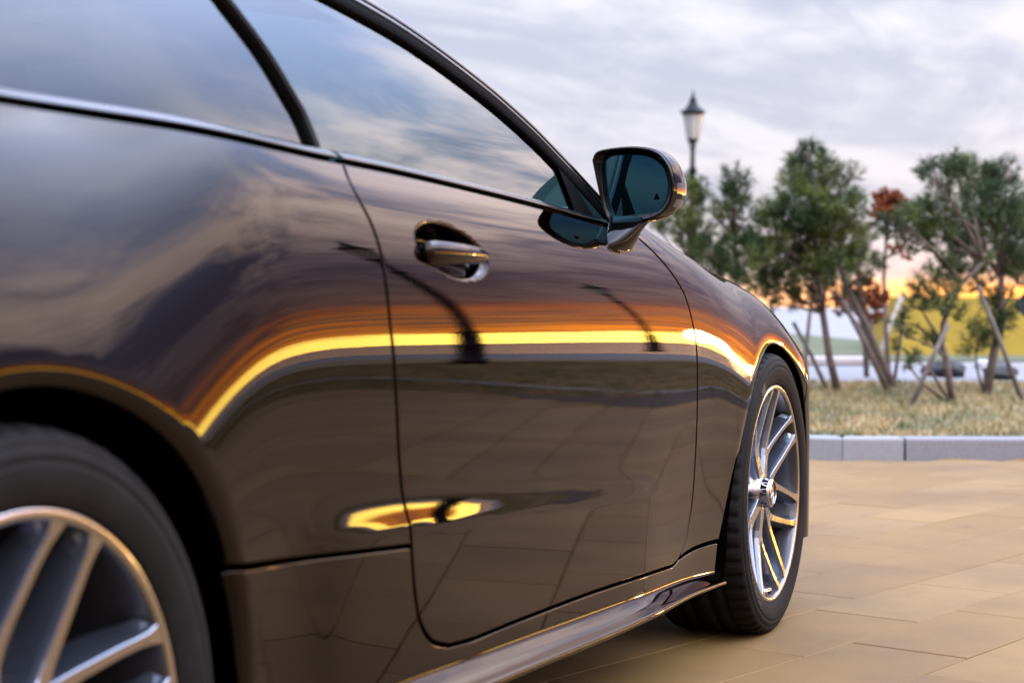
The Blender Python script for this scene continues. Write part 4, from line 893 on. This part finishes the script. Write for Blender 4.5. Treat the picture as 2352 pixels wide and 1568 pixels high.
# ---- wheels
def make_wheel(hx_,side,yc):
    HZ=.335; s=side     # s=-1 right hand side
    Y=lambda o: s*(yc+o)      # o measured outward from tyre centre
    nseg=342; prof=[(.262,.106),(.2635,.112),(.267,.1148),(.270,.1150),(.2715,.1162),(.276,.1172),(.283,.1190),(.290,.1200),(.298,.1203),(.3035,.1202),(.3045,.1190),(.3065,.1190),(.3075,.1200),(.313,.1185),(.318,.1165),(.319,.1150),(.3205,.1148),(.3215,.1150),(.3245,.1135),(.330,.110),(.3345,.104),(.3375,.094),(.3388,.082),(.339,.070),(.339,.0665),(.3325,.065),(.3325,.057),(.339,.0555),(.339,.030),(.3325,.0285),(.3325,.0205),(.339,.019)]
    prof=prof+[(a,-b) for a,b in prof[::-1]]
    v,f,rg=[],[],[]
    for a,o in prof:
        row=[]
        for k in range(nseg):
            t=2*math.pi*k/nseg; r=a
            if a>.333 and abs(o)>.067 and k%6 in (0,1): r=a-.0060
            if a>.338 and abs(o)<.067 and k%12 in (0,1) : r=a-.0025
            x,z=r*math.cos(t),r*math.sin(t); z=max(z,-HZ+.0005); row.append((hx_+x,Y(o),HZ+z))
        rg.append(row)
    # wheel proper: barrel and outer lip
    bv,bf=[],[]; pr=[(.262,.104),(.2625,.1095),(.260,.112),(.255,.1125),(.2505,.110),(.2485,.104),(.2465,.085),(.243,.05),(.232,.0),(.225,-.06),(.235,-.10),(.262,-.105)]
    lathe_y(bv,bf,pr,hx_,Y,HZ,96)
    mi=[0 if (i//96)<4 else 1 for i in range(len(bf))]
    wh=mk('wheel',bv,bf,None,car,mats=[M['rim_face'],M['rim_dark']],mi=mi)
    fixn(wh,hx_,HZ,True)
    loft(v,f,rg); ty=mk('tyre',v,f,M['tyre'],wh); fixn(ty,hx_,HZ,False)
    # back disc, brake
    v,f=[],[]; lathe_y(v,f,[(.0,.015),(.075,.015),(.08,.03),(.165,.03),(.168,.025),(.168,.005),(0,.005)],hx_,Y,HZ,48); mk('brake_disc',v,f,M['dark_metal'],wh)
    v,f=[],[]; rg=[]
    for a in np.linspace(150,215,12): rg.append([(hx_+r*math.cos(R(a)),Y(o),HZ+r*math.sin(R(a))) for r,o in ((.11,.0),(.11,.048),(.15,.055),(.185,.045),(.188,0))])
    loft(v,f,rg,caps=True); mk('brake_caliper',v,f,M['rim_grey'],wh)
    v,f=[],[]; lathe_y(v,f,[(.0,-.02),(.222,-.02),(.222,-.03)],hx_,Y,HZ,48); mk('drum_backing',v,f,M['black'],wh)
    # seven forked spokes
    a0=44 if hx_<1 else 61.2
    for k in range(7):
        ph=a0+k*360/7; v,f,mi=[],[],[]
        for sg in (-1,1):
            rg=[]
            for r,da,hw,fy,dp in ((.040,0,.0165,.083,.050),(.070,.5,.0150,.081,.052),(.092,1.6,.0130,.079,.055),(.110,4.0,.0112,.0785,.056),(.128,7.3,.0090,.0805,.054),(.150,10.2,.0078,.085,.052),(.176,13.0,.0072,.0912,.050),(.203,15.2,.0068,.0975,.046),(.224,16.8,.0068,.103,.040),(.2370,17.7,.0082,.1072,.030),(.2500,18.4,.0120,.1100,.02)):
                a=R(ph+sg*da); ca,sa=math.cos(a),math.sin(a)
                def pt(w_,o): return (hx_+r*ca-w_*sa,Y(o),HZ+r*sa+w_*ca)
                b=.0012
                rg.append([pt(-hw-.008,fy-dp),pt(-hw-.0020,fy-.009),pt(-hw,fy-b),pt(-hw+b,fy),pt(hw-b,fy),pt(hw,fy-b),pt(hw+.0020,fy-.009),pt(hw+.008,fy-dp)])
            b0=len(f); loft(v,f,rg); 
            mi+=[0 if (j%8)==3 else 1 for j in range(len(f)-b0)]
        sp=mk('spoke',v,f,None,wh,mats=[M['rim_face'],M['rim_grey']],mi=mi,smooth=False)
        # outward facing normals
        me=sp.data; p=me.polygons[3]
        if p.normal.y*s<0: me.flip_normals()
    # hub: bowl, chrome cap and star
    v,f=[],[]; lathe_y(v,f,[(.050,.040),(.050,.076),(.048,.081),(.043,.083),(.039,.0835),(.037,.083)],hx_,Y,HZ,48); mk('hub_flange',v,f,M['rim_face'],wh); 
    v,f=[],[]; lathe_y(v,f,[(.037,.070),(.0365,.094),(.0355,.099),(.0355,.104),(.034,.1055),(.031,.1065),(.0,.1070)],hx_,Y,HZ,48); hc=mk('hub_cap',v,f,M['chrome'],wh); fixn(hc,hx_,HZ,False,cap=s)
    v,f=[],[]
    for k in range(3):
        a=R(90+120*k); t=Vector((math.cos(a),0,math.sin(a))); n_=Vector((-math.sin(a),0,math.cos(a))); c=Vector((hx_,Y(.1065),HZ)); c2=Vector((hx_,Y(.1100),HZ)); b=len(v)
        v+= [c+n_*.0045,c-n_*.0045,c+t*.026,c2]; f+=[(b,b+2,b+3),(b+1,b+3,b+2)]
    ring_tube(v,f,(hx_,Y(.1078),HZ),.0275,.0013,(0,1,0)); mk('star_emblem',v,f,M['chrome'],wh,smooth=False)
    return wh
def lathe_y(v,f,prof,hx_,Y,HZ,n):
    loft(v,f,[[(hx_+a*math.cos(2*math.pi*k/n),Y(o),HZ+a*math.sin(2*math.pi*k/n)) for k in range(n)] for a,o in prof])
def fixn(o,hx_,HZ,inward,cap=None):
    me=o.data; p=me.polygons[len(me.polygons)//2] if cap is None else me.polygons[-1]
    if cap is not None:
        if p.normal.y*cap<0: me.flip_normals()
        return
    d=Vector((p.center.x-hx_,0,p.center.z-HZ)); dot=p.normal.dot(d)
    if (dot<0)!=inward and abs(dot)>1e-6: me.flip_normals()
W_={}
for hx_ in (0,WB):
    yc=.795 if hx_>1 else .802
    for s in (-1,1): W_[(hx_>1,s)]=make_wheel(hx_,s,yc)
# tyre lettering, raised on the sidewall
def bent_text(txt,hx_,yout,HZ,r0,ang0,size,parent,sgn=1,name='tyre_lettering',m=None):
    cu=bpy.data.curves.new('t','FONT'); cu.body=txt; cu.size=size; cu.extrude=.0006; cu.resolution_u=2; cu.space_character=1.12
    to=bpy.data.objects.new('t',cu); C.objects.link(to); dg=bpy.context.evaluated_depsgraph_get(); me=bpy.data.meshes.new_from_object(to.evaluated_get(dg)); bpy.data.objects.remove(to)
    for vv in me.vertices:
        x,y,z=vv.co; r=r0+y*.8; a=R(ang0)-x/r0*sgn; vv.co=(hx_+r*math.cos(a),yout-z-.0008*0,HZ+r*math.sin(a))
    me.materials.clear(); me.materials.append(m or M['tyre_print']); o=bpy.data.objects.new(name,me); C.objects.link(o); o.parent=parent; return o
bent_text('245/40 ZR19  98Y',WB,-.9160,.335,.288,238,.026,W_[(True,-1)])
bent_text('RADIAL TUBELESS',WB,-.9158,.335,.291,60,.016,W_[(True,-1)]) if False else None
# chequered flag pattern moulded near the top of the tyre
v,f=[],[]
for i in range(7):
    for j in range(5):
        if (i+j)%2: continue
        a=R(117+i*1.0); a2=R(118.0+i*1.0-.05); r=.281+j*.0048; r2=r+.0046; b=len(v)
        for (aa,rr_) in ((a,r),(a2,r),(a2,r2),(a,r2)): v.append((WB+rr_*math.cos(aa),-.9160,.335+rr_*math.sin(aa)))
        for (aa,rr_) in ((a,r),(a2,r),(a2,r2),(a,r2)): v.append((WB+rr_*math.cos(aa),-.9140,.335+rr_*math.sin(aa)))
        f+=[(b,b+1,b+2,b+3),(b,b+4,b+5,b+1),(b+1,b+5,b+6,b+2),(b+2,b+6,b+7,b+3),(b+3,b+7,b+4,b)]
mk('chequered_mark',v,f,M['tyre_print'],W_[(True,-1)],smooth=False)
# small maker's plate in the foot of the wheel
v,f=[],[]; rg=[]
for a in np.linspace(-97,-86,7): rg.append([(WB+r*math.cos(R(a)),-(.795+o),.335+r*math.sin(R(a))) for r,o in ((.247,.070),(.246,.101),(.232,.103),(.229,.070))])
loft(v,f,rg,caps=True); pl_=mk('wheel_plate',v,f,M['rim_face'],W_[(True,-1)])
bent_text('AMG',WB,-.8985,.335,.2365,-96.5,.013,W_[(True,-1)],sgn=-1,name='plate_lettering',m=M['rubber'])
